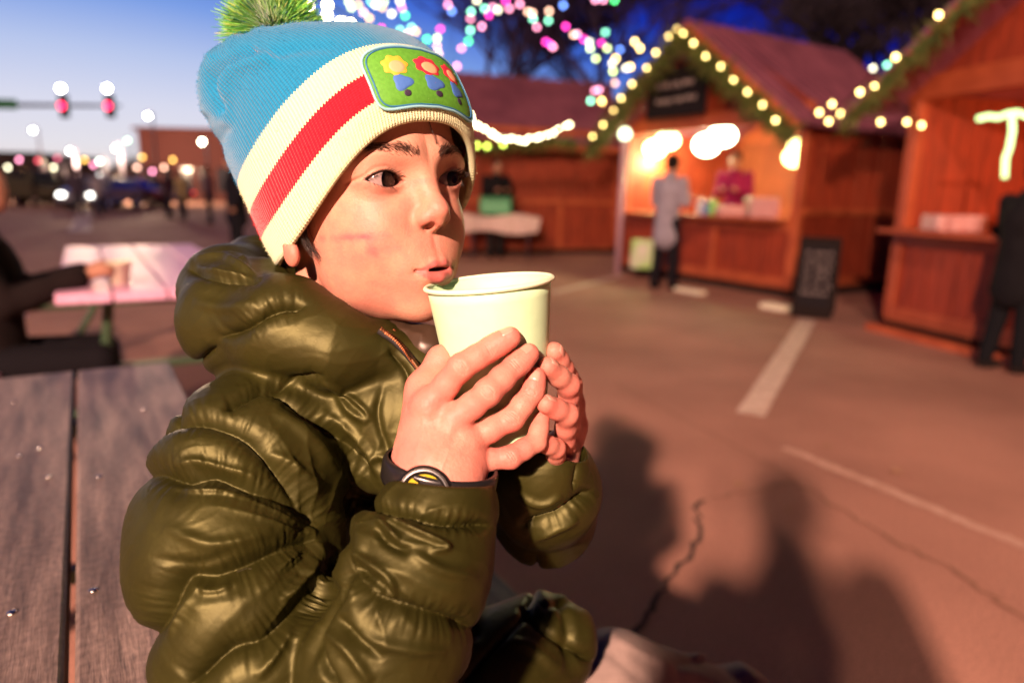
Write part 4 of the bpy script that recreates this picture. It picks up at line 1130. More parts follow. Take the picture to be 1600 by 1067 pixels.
def skin_tint(V):
    L = c2h(V.astype(np.float32)); A = np.abs(L[:, 0]); n = len(V)
    c = np.tile(np.array([.55, .28, .19]), (n, 1))
    def mixin(col, w):
        nonlocal c
        w = np.clip(w, 0, 1)[:, None]; c = c * (1 - w) + np.array(col) * w
    nz = fbm(L / 9.0, 3, 5)
    mixin((.52, .21, .15), .5 * np.exp(-(((A - 40) / 20) ** 2 + ((L[:, 1] + 40) / 17) ** 2)) * (L[:, 2] > 0))
    mixin((.52, .18, .13), .6 * np.exp(-((L[:, 1] + 26) / 9) ** 2 - (A / 13) ** 2) * (L[:, 2] > 80))
    mixin((.50, .16, .11), .75 * np.exp(-((L[:, 1] + 48) / 10) ** 2) * (np.abs(L[:, 0]) > 59) * (L[:, 2] < 12))
    # red graze on the near cheek
    g = np.exp(-(((L[:, 0] + 45 + .25 * (L[:, 1] + 37)) / 8.5) ** 2 + ((L[:, 1] + 37) / 2.6) ** 2)) * (.7 + 1.2 * nz)
    g2 = np.exp(-(((L[:, 0] + 40) / 9) ** 2 + ((L[:, 1] + 46) / 6.0) ** 2)) * (.4 + .9 * nz)
    mixin((.46, .05, .09), 1.0 * np.clip(g * 1.3 + g2 * 1.0, 0, 1) * (L[:, 2] > 10) * (L[:, 0] < 0))
    # lips
    y = L[:, 1]
    up = -57.0 + 1.2 * np.exp(-((A - 5) / 3) ** 2) - 1.0 * np.exp(-(A / 2.2) ** 2) - 5.6 * (A / 16) ** 2
    lw = -73.2 + 8.4 * (A / 16) ** 2
    ins = np.minimum(up - y, y - lw)
    mixin((.42, .105, .10), np.clip(ins / 1.6 + .5, 0, 1) * (A < 18) * (L[:, 2] > 70) * .9)
    mixin((.05, .012, .010), np.clip(1.8 - np.abs(y + 63.4), 0, 1) * (A < 12) * (L[:, 2] > 60) * (L[:, 2] < 85))
    mixin((.62, .17, .14), .42 * np.clip(.5 + 1.4 * nz, 0, 1) * (L[:, 1] < 0) * (L[:, 2] > -10))
    # lids and under-eye
    for s in (-1, 1):
        X = L[:, 0] - 29 * s; Y = L[:, 1] - .5
        mixin((.36, .15, .11), .5 * np.exp(-((X / 15) ** 2 + ((Y + 8) / 4) ** 2)) * (L[:, 2] > 50))
        mixin((.40, .17, .12), .5 * np.exp(-((X / 16) ** 2 + ((Y - 8) / 5) ** 2)) * (L[:, 2] > 50))
        o = almond(X, Y, s)
        mixin((.05, .022, .016), np.clip(1.5 - np.abs(o) / 1.0, 0, 1) * (Y > -1.2) * (L[:, 2] > 55))
        mixin((.30, .10, .08), .6 * np.clip(1 - np.abs(o) / 1.0, 0, 1) * (Y <= -1.2) * (L[:, 2] > 55))
    mixin((.04, .015, .012), np.exp(-(((A - 6.4) / 3.2) ** 2 + ((y + 32.8) / 2.6) ** 2)) * (L[:, 2] > 84) * (L[:, 2] < 93) * .7)
    return c
headtint = skin_tint(Vh)

# eyes: ball with iris and pupil rings
def eyeball(center, gaze, name):
    e = empty(name, Vector(cam2world(h2c(center))[0]))
    e.parent = boy; e.location = parent_world(boy).inverted() @ Vector(cam2world(h2c(center))[0])
    g = np.asarray(gaze, float); g /= np.linalg.norm(g)
    cdir = HB @ g                                     # camera coords
    w = Vector((np.array([cdir[0], cdir[1], -cdir[2]]) @ MC[:3, :3].T)).normalized()
    Mr = w.to_track_quat('Z', 'Y').to_matrix(); c = Vector(cam2world(h2c(center))[0])
    R0 = .0124
    def ring(a0, a1, n, r=R0):
        return [(r * math.sin(a0 + (a1 - a0) * i / n), r * math.cos(a0 + (a1 - a0) * i / n)) for i in range(n + 1)]
    MB().lathe(ring(.61, math.pi, 16), c, Mr, 32).build('sclera', shaded_eye_white, e, smooth=True)
    ai = .63
    MB().lathe([(R0 * math.sin(ai), R0 * math.cos(ai)), (R0 * .36, R0 * .865), (R0 * .21, R0 * .875)], c, Mr, 32).build('iris', iris_mat, e, smooth=True)
    MB().lathe([(R0 * .22, R0 * .874), (0, R0 * .872)], c, Mr, 24).build('pupil', pupil_mat, e, smooth=True)
    cor = []
    for i in range(9):
        a = ai * 1.02 * i / 8; cor.append((R0 * math.sin(a), R0 * math.cos(a) + .0011 * math.cos(i / 8 * math.pi / 2)))
    MB().lathe(cor[::-1], c, Mr, 32).build('cornea', cornea_mat, e, smooth=True)
    return e
iris_mat = mat("brown_iris", (.006, .003, .002), rough=.3, var=(.003, .002, .0015), vscale=700)
pupil_mat = mat("pupil_black", (.003, .003, .003), rough=.2)
cornea_mat = mat("cornea", (1, 1, 1), rough=.02, trans=1.0); cornea_mat.node_tree.nodes['Principled BSDF'].inputs['IOR'].default_value = 1.2
eyeball(EYE_L, (.30, -.04, 1), 'eye')
eyeball(EYE_R_, (.22, -.04, 1), 'eye')

# hair strands as thin tapered tubes laid on the skin
def on_skin(L, lift=0.0):
    """nearest skin point of a head-local mm position, lifted along the normal"""
    P = h2c(L); P = project(headneck, P, .004, 6); g = grad(headneck, P); g /= np.linalg.norm(g, axis=1)[:, None] + 1e-9
    return P + g * lift / 1000.0, g
def strands(name, roots, dirs, length, r, parent=None, curl=.25, seed=1, m=None):
    """each root (camera coords) gets a short curved, tapering hair"""
    rg = np.random.default_rng(seed); mb = MB()
    for p, d in zip(roots, dirs):
        L = length * rg.uniform(.7, 1.25); d = d / np.linalg.norm(d); c = rg.normal(0, curl, 3) * L
        pts = [p, p + d * L * .5 + c * .25, p + d * L + c * .6]
        mb.tube([Vector(x) for x in cam2world(np.array(pts))], [r, r * .75, r * .15], 4, False)
    return mb.build(name, m or hair_mat, parent or boy, smooth=True)
def brow(s, name):
    line = smooth_line([(8, 16.5), (18, 19.8), (31, 20.8), (42, 16.2), (53, 8)], 14)
    rg = np.random.default_rng(3 + s); R = []; D = []
    for i in range(620):
        t = rg.uniform(0, 1) ** .95; k = t * (len(line) - 2); a = int(k); p = line[a] * (1 - k + a) + line[a + 1] * (k - a)
        tg = line[a + 1] - line[a]; tg = tg / np.hypot(*tg); nrm = np.array([-tg[1], tg[0]])
        wid = 3.6 * (1 - .62 * t ** 1.5) * (0.55 + .45 * min(1, t / .12))
        q = p + nrm * rg.normal(0, .48) * wid
        R.append((s * q[0], q[1], 88 - .016 * q[0] ** 2)); dd = tg * 1.0 + nrm * (.75 * (1 - t) - .15); D.append((s * dd[0], dd[1], 0.0))
    P, g = on_skin(np.array(R), .15); D = np.array(D) @ HB.T; D = D - (D * g).sum(1)[:, None] * g + g * .18
    strands(name, P, D, .0048, .00011, curl=.12, seed=4 + s, m=brow_mat)
brow(-1, 'eyebrow'); brow(1, 'eyebrow')
def lashes(s):
    rg = np.random.default_rng(11); R = []; D = []
    for i in range(75):
        t = rg.uniform(-1.02, .85); x = t * 13.2
        cy = -0.5 - 1.6 * t * .55; yu = 5.2 * (1 - abs(t) ** 2.2) + cy + .7 * (1 - t * t) if abs(t) < 1 else cy
        z = 64.5 + math.sqrt(max(0, 14.3 ** 2 - x * x - yu * yu))
        R.append((29 * s - s * x, yu + .5, z)); D.append((s * (-x) * .05 + s * .15, .25, 1.0))
    P = h2c(R); D = np.array(D) @ HB.T
    strands('eyelashes', P, D, .0062, .00013, curl=.12, seed=5)
    R = []; D = []
    for i in range(40):
        t = rg.uniform(-.95, .7); x = t * 13.2; yl = -4.7 * (1 - t * t) - 0.5 - .88 * t
        z = 64.5 + math.sqrt(max(0, 13.6 ** 2 - x * x - yl * yl))
        R.append((29 * s - s * x, yl + .5, z)); D.append((-s * x * .04, -.55, .8))
    strands('eyelashes', h2c(R), np.array(D) @ HB.T, .0035, .0001, curl=.15, seed=6)
lashes(-1); lashes(1)
# fringe lock and the hair in front of and behind the ear
def lock(pts, n, spread, r, seed, length_j=.1):
    rg = np.random.default_rng(seed); mb = MB()
    base = h2c(pts)
    for i in range(n):
        o = rg.normal(0, spread, 3) / 1000; e = rg.normal(0, spread * 1.3, 3) / 1000
        k = len(base); P = [base[j] + o * (1 - j / (k - 1)) + e * j / (k - 1) for j in range(k)]
        P = smooth_line(np.array(P), 4)
        mb.tube([Vector(x) for x in cam2world(P)], list(np.linspace(r, r * .2, len(P))), 4, False)
    return mb
lk = lock([(3, 48, 86), (3.5, 36, 87), (6, 27, 88.5), (9, 21, 87)], 9, .35, .00016, 3)
for s_, n_, q_ in ((-68, 90, 1), (-70, 60, 2)):
    pass
lk2 = lock([(-61, 0, 16), (-62, -22, 14), (-61, -38, 14), (-56, -50, 20)], 60, 1.8, .00022, 4)
lk.build('fringe_lock', hair_mat, boy, smooth=True); lk2.build('hair', hair_mat, boy, smooth=True)
# ---------------------------------------------------------------- the knitted hat
RN = np.array([  # mm above the brim, front y,z, back y,z, half width, saddle
    (0, 39.5, 94, -62, -86, 69, 25), (19, 56, 94.5, -45, -97, 74.5, 22), (38, 74, 87, -25, -106, 77, 19), (57, 91, 74, -3, -118, 79, 15),
    (80, 107, 50, 25, -133, 81, 10), (105, 117, 20, 55, -145, 82, 5), (128, 122, -10, 87, -148, 77, 2), (146, 124, -38, 107, -142, 60, 0),
    (160, 125, -66, 118, -124, 32, 0), (168, 124, -84, 123, -106, 10, 0)], float)
def ringp(s):
    k = RN[:, 0]; s = np.clip(s, 0, k[-1]); out = []
    i = np.clip(np.searchsorted(k, s, side='right') - 1, 0, len(k) - 2); t = ((s - k[i]) / (k[i + 1] - k[i]))[:, None]
    p0 = RN[np.maximum(i - 1, 0), 1:]; p1 = RN[i, 1:]; p2 = RN[i + 1, 1:]; p3 = RN[np.minimum(i + 2, len(k) - 1), 1:]
    return .5 * (2 * p1 + (p2 - p0) * t + (2 * p0 - 5 * p1 + 4 * p2 - p3) * t ** 2 + (-p0 + 3 * p1 - 3 * p2 + p3) * t ** 3)
def hat_pt(th, s):
    q = ringp(s); F = q[:, 0:2]; B = q[:, 2:4]; w = q[:, 4]; sd = q[:, 5]
    c, sn = np.cos(th), np.sin(th)
    e = 2 / 2.25
    cc = np.sign(c) * np.abs(c) ** e; ss = np.sign(sn) * np.abs(sn) ** e
    mid = (F + B) / 2; hf = (F - B) / 2; L = np.linalg.norm(hf, axis=1)[:, None] + 1e-6
    nrm = np.stack([hf[:, 1], -hf[:, 0]], 1) / L
    yz = mid + hf * cc[:, None] - nrm * (sd * np.abs(sn) ** 2.7)[:, None]
    low = np.minimum(s, 0)[:, None]      # below the edge
    yz = yz + nrm * low
    w = w + 5.0 * (sn > 0) * sn * np.exp(-s / 40)
    P = np.stack([w * ss, yz[:, 0], yz[:, 1]], 1)
    C = h2c(P)
    # folds of the slack crown, sculpted as grooves and ridges
    uv = to_px(C); ctr = h2c((0, 40, -10)); n = C - ctr; n /= np.linalg.norm(n, axis=1)[:, None]
    dd = np.zeros(len(C)); near = (sn < .35)
    for pts, wd, am in (([(343, 170), (334, 125), (352, 100), (392, 80)], 7, -6.5), ([(322, 175), (318, 130), (332, 92)], 8, 3.5), ([(352, 190), (350, 135), (372, 108), (420, 92)], 11, 4.0),
                        ([(335, 240), (352, 200), (350, 165)], 14, -3.2), ([(430, 84), (470, 76), (520, 78)], 9, -2.8), ([(560, 75), (520, 100), (470, 150)], 30, 1.2)):
        a_, _, _ = polydist(uv, smooth_line(pts, 6)); dd += am * np.exp(-(a_ / wd) ** 2)
    dd = dd * near * np.clip((s - 55) / 25, 0, 1) + .9 * fbm(C * 28, 2, 9) * np.clip((s - 10) / 60, 0.25, 1)
    th_g = np.sin(th * 17 + 2) * 2.6 * np.clip((s - 118) / 40, 0, 1)         # gathers at the top
    return C + n * ((dd + th_g)[:, None] / 1000)
def hat_nrm(th, s):
    e = 1e-3; a = hat_pt(th + e, s) - hat_pt(th - e, s); b = hat_pt(th, s + .4) - hat_pt(th, s - .4)
    n = np.cross(a, b); n /= np.linalg.norm(n, axis=1)[:, None] + 1e-12
    o = hat_pt(th, s) - h2c((0, 40, -10)); sg = np.sign((n * o).sum(1))[:, None]
    return n * np.where(sg == 0, 1, sg)
NT = 760
ths = np.linspace(-math.pi, math.pi, NT + 1)
prof = [(26, -4.8), (16, -4.8), (8, -5.0), (3, -5.0), (0, -4.6), (-1.6, -3.4), (-2.2, -1.8), (-1.5, -.5), (0, 0.25), (1.5, .45)] + [(x, .35 * math.exp(-((x - 3) / 5) ** 2)) for x in np.arange(3.0, 168.1, 1.5)]
V = []; sv = []; rb = []
for s_, o_ in prof:
    so = np.full(NT + 1, float(s_)); base = hat_pt(ths, np.maximum(so, 0))
    n = hat_nrm(ths, np.maximum(so, 1.0)); up = hat_pt(ths, np.maximum(so, 0) + 1) - base; up /= np.linalg.norm(up, axis=1)[:, None]
    V.append(base + n * o_ / 1000 + up * min(s_, 0) / 1000); sv.append(so + (0 if o_ > -4 else -4)); rb.append(ths * 215)
V = np.concatenate(V); sv = np.concatenate(sv); rb = np.concatenate(rb)
a = np.arange(len(prof) - 1)[:, None] * (NT + 1) + np.arange(NT)[None]; a = a.ravel()
Fq = np.stack([a, a + 1, a + NT + 2, a + NT + 1], 1)
# knit material: ribs from the mesh's own attributes, bands by height above the brim
hm = bpy.data.materials.new("striped_knit"); hm.use_nodes = True
t = hm.node_tree; N = t.nodes; Lk = t.links; b = N['Principled BSDF']
def at(n):
    x = N.new('ShaderNodeAttribute'); x.attribute_name = n; return x.outputs['Fac']
def mth(op, a, b_=None):
    n = N.new('ShaderNodeMath'); n.operation = op
    for i, v in enumerate((a, b_)):
        if v is None: continue
        if isinstance(v, (int, float)): n.inputs[i].default_value = v
        else: Lk.new(v, n.inputs[i])
    return n.outputs[0]
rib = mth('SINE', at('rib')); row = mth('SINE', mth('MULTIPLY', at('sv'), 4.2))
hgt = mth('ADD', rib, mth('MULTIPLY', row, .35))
nz = N.new('ShaderNodeTexNoise'); nz.inputs['Scale'].default_value = 900; nz.inputs['Detail'].default_value = 3
tcn = N.new('ShaderNodeTexCoord'); Lk.new(tcn.outputs['Object'], nz.inputs['Vector'])
hgt = mth('ADD', hgt, mth('MULTIPLY', nz.outputs['Fac'], 1.3))
bp = N.new('ShaderNodeBump'); bp.inputs['Distance'].default_value = .00022; Lk.new(hgt, bp.inputs['Height']); Lk.new(bp.outputs[0], b.inputs['Normal'])
edge = mth('ADD', mth('MULTIPLY', rib, .55), at('sv'))
fac = mth('DIVIDE', edge, 170.0)
cr_ = N.new('ShaderNodeValToRGB'); cr_.color_ramp.interpolation = 'CONSTANT'; Lk.new(fac, cr_.inputs[0])
white = (.68, .76, .46, 1); red = (.68, .006, .022, 1); blue = (.004, .20, .40, 1)
e = cr_.color_ramp.elements; e[0].position = 0; e[0].color = white; e[1].position = 19.5 / 170; e[1].color = red
for p_, c_ in ((38.5 / 170, white), (56 / 170, blue)):
    q = e.new(p_); q.color = c_
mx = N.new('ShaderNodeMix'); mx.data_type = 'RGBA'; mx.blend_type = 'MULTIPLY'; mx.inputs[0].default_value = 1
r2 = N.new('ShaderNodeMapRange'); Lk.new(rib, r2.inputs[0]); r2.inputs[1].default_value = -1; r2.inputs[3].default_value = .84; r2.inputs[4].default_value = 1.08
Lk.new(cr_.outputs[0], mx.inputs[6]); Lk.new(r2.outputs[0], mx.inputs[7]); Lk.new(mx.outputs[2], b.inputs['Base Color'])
b.inputs['Roughness'].default_value = .9; b.inputs['Sheen Weight'].default_value = .25; b.inputs['Specular IOR Level'].default_value = .2
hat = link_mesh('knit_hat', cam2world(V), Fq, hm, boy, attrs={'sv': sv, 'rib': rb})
# sewn patch on the front: a plain green badge with a pale blue stitched rim
green_patch = mat("green_patch", (.10, .36, .03), rough=.7, var=(.075, .29, .02), vscale=420, bump=.0002, bscale=1500)
rim_mat = mat("pale_blue_thread", (.25, .55, .62), rough=.7, bump=.0003, bscale=1800)
rim_mat2 = mat("blue_thread", (.02, .16, .36), rough=.7, bump=.0003, bscale=1800)
def rr(n=120, ex=5.0):
    a = np.linspace(0, 2 * math.pi, n, endpoint=False); c, s_ = np.cos(a), np.sin(a)
    return np.sign(c) * np.abs(c) ** (2 / ex), np.sign(s_) * np.abs(s_) ** (2 / ex)
PT0, PT1, PS0, PS1 = -.50, .60, 9.5, 52.5
def patch_uv(cx, cy, k=1.0):
    th = (PT0 + PT1) / 2 + (PT1 - PT0) / 2 * cx * k; s_ = (PS0 + PS1) / 2 + (PS1 - PS0) / 2 * cy * k
    return th, s_
cx, cy = rr(); Vp = []; 
for k, o in ((1.0, .1), (.995, 1.3), (.96, 1.7), (.8, 1.75), (.6, 1.75), (.4, 1.75), (.2, 1.75), (.02, 1.75)):
    th, s_ = patch_uv(cx, cy, k); Vp.append(hat_pt(th, s_) + hat_nrm(th, s_) * o / 1000)
n = len(cx); Vp = np.concatenate(Vp); fp = []
for i in range(7):
    for k in range(n): fp.append((i * n + k, i * n + (k + 1) % n, (i + 1) * n + (k + 1) % n, (i + 1) * n + k))
fp.append(tuple(7 * n + k for k in range(n)))
pt = link_mesh('patch', cam2world(Vp), fp, green_patch, hat)
for k, r, m_ in ((.985, 1.0, rim_mat), (.925, .55, rim_mat2)):
    th, s_ = patch_uv(np.append(cx, cx[0]), np.append(cy, cy[0]), k)
    C = hat_pt(th, s_) + hat_nrm(th, s_) * 1.75 / 1000
    MB().tube([Vector(x) for x in cam2world(C)], r / 1000, 8, False).build('stitched_rim', m_, hat, smooth=True)
# three small embroidered flowers on the badge
emb = {'yellow': mat("yellow_thread", (.75, .42, .04), rough=.7, bump=.0002, bscale=1500), 'red': mat("red_thread", (.55, .02, .05), rough=.7, bump=.0002, bscale=1500),
       'peach': mat("peach_thread", (.80, .38, .20), rough=.7, bump=.0002, bscale=1500), 'blue': mat("blue_leaf_thread", (.05, .16, .50), rough=.7, bump=.0002, bscale=1500), 'dark': mat("dark_thread", (.03, .02, .05), rough=.7)}
def pad(cx, cy, rx, ry, m, lift, name, lobes=0, amp=0.0):
    a = np.linspace(0, 2 * math.pi, 48, endpoint=False); r = 1 + amp * np.cos(lobes * a); V = []
    for k, o in ((1.0, -.1), (.96, .35), (.6, .5), (.02, .55)):
        th = (PT0 + PT1) / 2 + (PT1 - PT0) / 2 * (cx + rx * r * k * np.cos(a)); s_ = (PS0 + PS1) / 2 + (PS1 - PS0) / 2 * (cy + ry * r * k * np.sin(a))
        V.append(hat_pt(th, s_) + hat_nrm(th, s_) * (1.75 + lift * .4 + o * .45) / 1000)
    n = 48; F = [(i * n + k, i * n + (k + 1) % n, (i + 1) * n + (k + 1) % n, (i + 1) * n + k) for i in range(3) for k in range(n)]
    link_mesh(name, cam2world(np.concatenate(V)), F, m, hat)
for fx, pc_, ry in ((-.52, 'yellow', .25), (-.02, 'red', .26), (.44, 'red', .24)):
    pad(fx + .05, -.58, .06, .10, emb['dark'], .0, 'embroidered_stem')
    pad(fx + .02, -.24, .15, .24, emb['blue'], .1, 'embroidered_leaf', 3, .18)
    pad(fx, .32, .19, .32, emb[pc_], .25, 'embroidered_petals', 7, .10); pad(fx + .02, .26, .12, .20, emb['peach'], .6, 'embroidered_centre')
# stray fibres standing off the knit
rg = np.random.default_rng(9); NF_ = 15000
th = rg.uniform(-math.pi, math.pi, NF_); s_ = rg.uniform(0, 165, NF_); P0 = hat_pt(th, s_); nn = hat_nrm(th, s_)
dr = nn + rg.normal(0, .75, (NF_, 3)); dr /= np.linalg.norm(dr, axis=1)[:, None]; L0 = rg.uniform(.0012, .0028, NF_)[:, None]
sd = np.cross(dr, rg.normal(0, 1, (NF_, 3))); sd /= np.linalg.norm(sd, axis=1)[:, None]; wv = .000085
mid = P0 + dr * L0 * .5 + rg.normal(0, .0003, (NF_, 3)); VV = np.stack([P0 - sd * wv, P0 + sd * wv, mid - sd * wv, mid + sd * wv, P0 + dr * L0 + rg.normal(0, .0003, (NF_, 3))], 1)
b0 = np.arange(NF_) * 5; Ff_ = [tuple(x) for x in np.stack([b0, b0 + 1, b0 + 3, b0 + 2], 1)] + [tuple(x) for x in np.stack([b0 + 2, b0 + 3, b0 + 4], 1)]
ct = np.where((s_ < 19.5)[:, None], np.array([.68, .76, .46]), np.where((s_ < 38.5)[:, None], np.array([.68, .006, .022]), np.where((s_ < 56)[:, None], np.array([.68, .76, .46]), np.array([.02, .25, .47]))))
fib = bpy.data.materials.new("knit_fibre"); fib.use_nodes = True; t = fib.node_tree; b = t.nodes['Principled BSDF']; b.inputs['Roughness'].default_value = .9
a_ = t.nodes.new('ShaderNodeAttribute'); a_.attribute_name = 'tint'; t.links.new(a_.outputs['Color'], b.inputs['Base Color'])
link_mesh('fibres', cam2world(VV.reshape(-1, 3)), Ff_, fib, hat, attrs={'tint': np.repeat(ct, 5, 0)})
# pompom: some thousands of yarn ends
yarn = bpy.data.materials.new("green_yarn"); yarn.use_nodes = True
t = yarn.node_tree; b = t.nodes['Principled BSDF']; b.inputs['Roughness'].default_value = .8; b.inputs['Sheen Weight'].default_value = .4
a_ = t.nodes.new('ShaderNodeAttribute'); a_.attribute_name = 'tint'; t.links.new(a_.outputs['Color'], b.inputs['Base Color'])
pc = h2c((-4, 140, -108))[0]
rg = np.random.default_rng(5); NY = 5200
dirs = rg.normal(0, 1, (NY, 3)); dirs /= np.linalg.norm(dirs, axis=1)[:, None]
cols = np.array([(.10, .42, .02), (.20, .55, .06), (.02, .25, .05), (.32, .62, .12), (.02, .22, .28), (.45, .55, .10)])
pick = rg.choice(6, NY, p=[.32, .24, .16, .13, .08, .07])
Lr = .040 * (1 + .10 * rg.normal(0, 1, NY)); ring3 = [(math.cos(x), math.sin(x)) for x in (0, 2.1, 4.2)]
x_ = np.cross(dirs, [0.3, .5, .8]); x_ /= np.linalg.norm(x_, axis=1)[:, None]; y_ = np.cross(dirs, x_)
bend = rg.normal(0, .0028, (NY, 3)); VV = []
for j, (fr, rad) in enumerate(((.25, .0004), (.65, .00042), (1.0, .00022))):
    c = pc + dirs * (Lr * fr)[:, None] + bend * fr ** 2 + np.array([0, -.002, 0]) * fr
    for ca, sa in ring3: VV.append(c + (x_ * ca + y_ * sa) * rad)
VV = np.stack(VV, 1)  # NY, 9, 3
Fy = []
base = np.arange(NY)[:, None] * 9
for j in range(2):
    for k in range(3):
        Fy.append(base + np.array([[j * 3 + k, j * 3 + (k + 1) % 3, (j + 1) * 3 + (k + 1) % 3, (j + 1) * 3 + k]]))
Fy = np.concatenate(Fy)
link_mesh('pompom', cam2world(VV.reshape(-1, 3)), Fy, yarn, hat, attrs={'tint': np.repeat(cols[pick] * rg.uniform(.95, 1.5, (NY, 1)), 9, 0)})
# ================================================================ the cup and the two hands round it
CUP_D = .474
ctop = px(764, 441, CUP_D); cbot = px(788, 690, CUP_D + .024)
cax = (cbot - ctop); CUP_H = float(np.linalg.norm(cax)); cax = cax / CUP_H
RT, RB = .0432, .0305
def cup_r(t): return RT + (RB - RT) * t
# real-space frame of the cup
ctw = Vector(cam2world(ctop)[0]); cbw = Vector(cam2world(cbot)[0])
cz = (ctw - cbw).normalized(); Mcup = cz.to_track_quat('Z', 'Y').to_matrix()
cup = empty('paper_cup', cbw, "pale green paper cup with a rolled rim held in the boy's two hands", "cup")
cup_mat = mat("pale_green_paper", (.56, .84, .52), rough=.5, var=(.52, .79, .48), vscale=90, bump=.00006, bscale=700, sss=.0, spec=.4)
rim_m = mat("cream_rim", (.72, .86, .60), rough=.45)
drink = mat("cocoa", (.05, .018, .008), rough=.15)
H = CUP_H; w_ = .0006
wall = [(RB - .002, .004), (RB - .002, 0), (RB, 0), (RB + .0003, .002)] + [(RB + (RT - RB) * k / 12, H * k / 12) for k in range(1, 13)]
inner = [(RB + (RT - RB) * k / 12 - w_, H * k / 12) for k in range(12, 0, -1)] + [(RB - w_, .006), (0, .006)]
MB().lathe(wall + inner, cbw, Mcup, 96).build('wall', cup_mat, cup, smooth=True)
rimp = [(RT + .0008 + .0017 * math.cos(a), H - .0004 + .0017 * math.sin(a)) for a in np.linspace(0, 2 * math.pi, 17)]
MB().lathe(rimp, cbw, Mcup, 96).build('rim', rim_m, cup, smooth=True)
mb = MB(); a_s = 2.05
for k in range(12):
    t0, t1 = k / 12, (k + 1) / 12
    V_ = []
    for tt, aa in ((t0, a_s), (t0, a_s + .10), (t1, a_s + .10), (t1, a_s)):
        r_ = RB + (RT - RB) * tt + .00035; V_.append(cbw + Mcup @ Vector((r_ * math.cos(aa), r_ * math.sin(aa), H * tt * .985 + .002)))
    mb.add(V_, [(0, 1, 2, 3)])
mb.build('side_seam', cup_mat, cup)
MB().lathe([(0, H * .80), (cup_r(.2) - .0008, H * .80)], cbw, Mcup, 64).build('drink', drink, cup, smooth=True)
def on_cup(u, v, off):
    """point in front of the cup's near side at pixel (u, v), off metres outside the wall"""
    d = CUP_D
    for _ in range(6):
        p = px(u, v, d); t = float((p - ctop) @ cax) / CUP_H; c = ctop + cax * CUP_H * min(max(t, 0), 1)
        R = cup_r(min(max(t, 0), 1)) + off; dx = p[0] - c[0]
        d = c[2] - math.sqrt(max(R * R - dx * dx, (.15 * R) ** 2))
    return px(u, v, d)
# near hand (the boy's right): each finger a chain of joints
def fr(r): return r / 1000.0
NF = {
 'index': ([px(672, 632, .441), px(721, 573, .4300), on_cup(766, 545, .0066), on_cup(797, 527, .0058)], [8.6, 8.5, 7.7, 7.2]),
 'middle': ([px(712, 655, .440), px(763, 612, .4310), on_cup(806, 571, .0066), on_cup(826, 553, .0056)], [8.8, 8.7, 7.8, 7.3]),
 'ring': ([px(730, 690, .442), on_cup(800, 653, .0098), on_cup(832, 612, .0066), on_cup(838, 588, .0054)], [8.4, 8.3, 7.3, 6.6]),
 'pinky': ([px(725, 722, .445), px(798, 714, .4480), px(838, 690, .4580), px(846, 655, .4640)], [7.6, 7.4, 6.6, 5.8]),
}
def bent(pts, rad):
    """round the joints slightly: knuckles a little thicker than the segments"""
    P = []; Rr = []
    for i in range(len(pts) - 1):
        a, b = np.array(pts[i]), np.array(pts[i + 1])
        P += [a, a * .5 + b * .5]; Rr += [rad[i] * .96 / 1000, (rad[i] * .5 + rad[i + 1] * .5) * .94 / 1000]
    P.append(np.array(pts[-1])); Rr.append(rad[-1] * .96 / 1000); return P, Rr
def fingers_field(P, FS, k=.0022):
    out = None; each = {}
    for n, (pts, rad) in FS.items():
        p_, r_ = bent(pts, rad); each[n] = chain(P, p_, r_, .004)
    return each
WR = [px(690, 800, .432), px(686, 752, .436)]
def near_hand(P):
    e = fingers_field(P, NF)
    palm = chain(P, [px(655, 718, .446), px(668, 640, .442)], [.0135, .0115], .01)
    palm = smin(palm, chain(P, [px(676, 728, .437), px(706, 664, .443)], [.0150, .0115], .01), .014)
    palm = smin(palm, chain(P, [px(700, 735, .440), px(728, 695, .445)], [.0150, .0112], .01), .014)
    palm = smin(palm, chain(P, [px(716, 735, .443), px(735, 720, .447)], [.0125, .0095], .01), .012)
    palm = smin(palm, chain(P, [px(690, 700, .452), px(672, 620, .456)], [.016, .012], .01), .014)
    arm = cap(P, px(672, 745, .440), px(676, 840, .430), .0225, .025)
    arm = smin(arm, cap(P, px(700, 752, .438), px(700, 840, .430), .0200, .024), .014)
    d = smin(palm, arm, .020)
    th = chain(P, [px(652, 690, .452), px(662, 606, .4580), px(690, 562, .468), px(722, 556, .492)], [.0125, .0108, .0092, .0082], .006)
    d = smin(d, th, .010)
    f = None
    for n in ('index', 'middle', 'ring', 'pinky'):
        pts, rad = NF[n]
        # fingers blend into the palm near the knuckle, stay apart further on
        w = np.clip(1 - np.linalg.norm(P - np.array(pts[0], np.float32), axis=1) / .020, 0, 1)
        kk = .0010 + .0075 * w
        h = np.maximum(kk - np.abs(d - e[n]), 0) / kk
        d = np.minimum(d, e[n]) - h * h * kk * .25
    # knuckles
    for n, r in (('index', .0074), ('middle', .0072), ('ring', .0068), ('pinky', .0062)):
        p = np.array(NF[n][0][0]) + np.array([-.001, .001, -.0045]); d = smin(d, np.linalg.norm(P - p.astype(np.float32), axis=1) - r, .008)
    return d
def uvd(P, line):
    a, _, _ = polydist(to_px(P), line); return a
CREASES = [([(640, 722), (660, 728), (690, 740)], 2.2, .3)]
def add_creases(pts, n, halfw, spread, w, a):
    """a few short wrinkles across a finger joint"""
    j, k = np.array(pts[0], float), np.array(pts[1], float); t = (k - j) / np.hypot(*(k - j)); nrm = np.array([-t[1], t[0]])
    for i in range(n):
        o = (i - (n - 1) / 2) * spread; hw = halfw * (1 - .22 * abs(i - (n - 1) / 2)); bow = o * .08
        c = j + t * o; CREASES.append(([c - nrm * hw - t * bow, c - nrm * hw * .4, c + nrm * hw * .4, c + nrm * hw - t * bow], w, a))
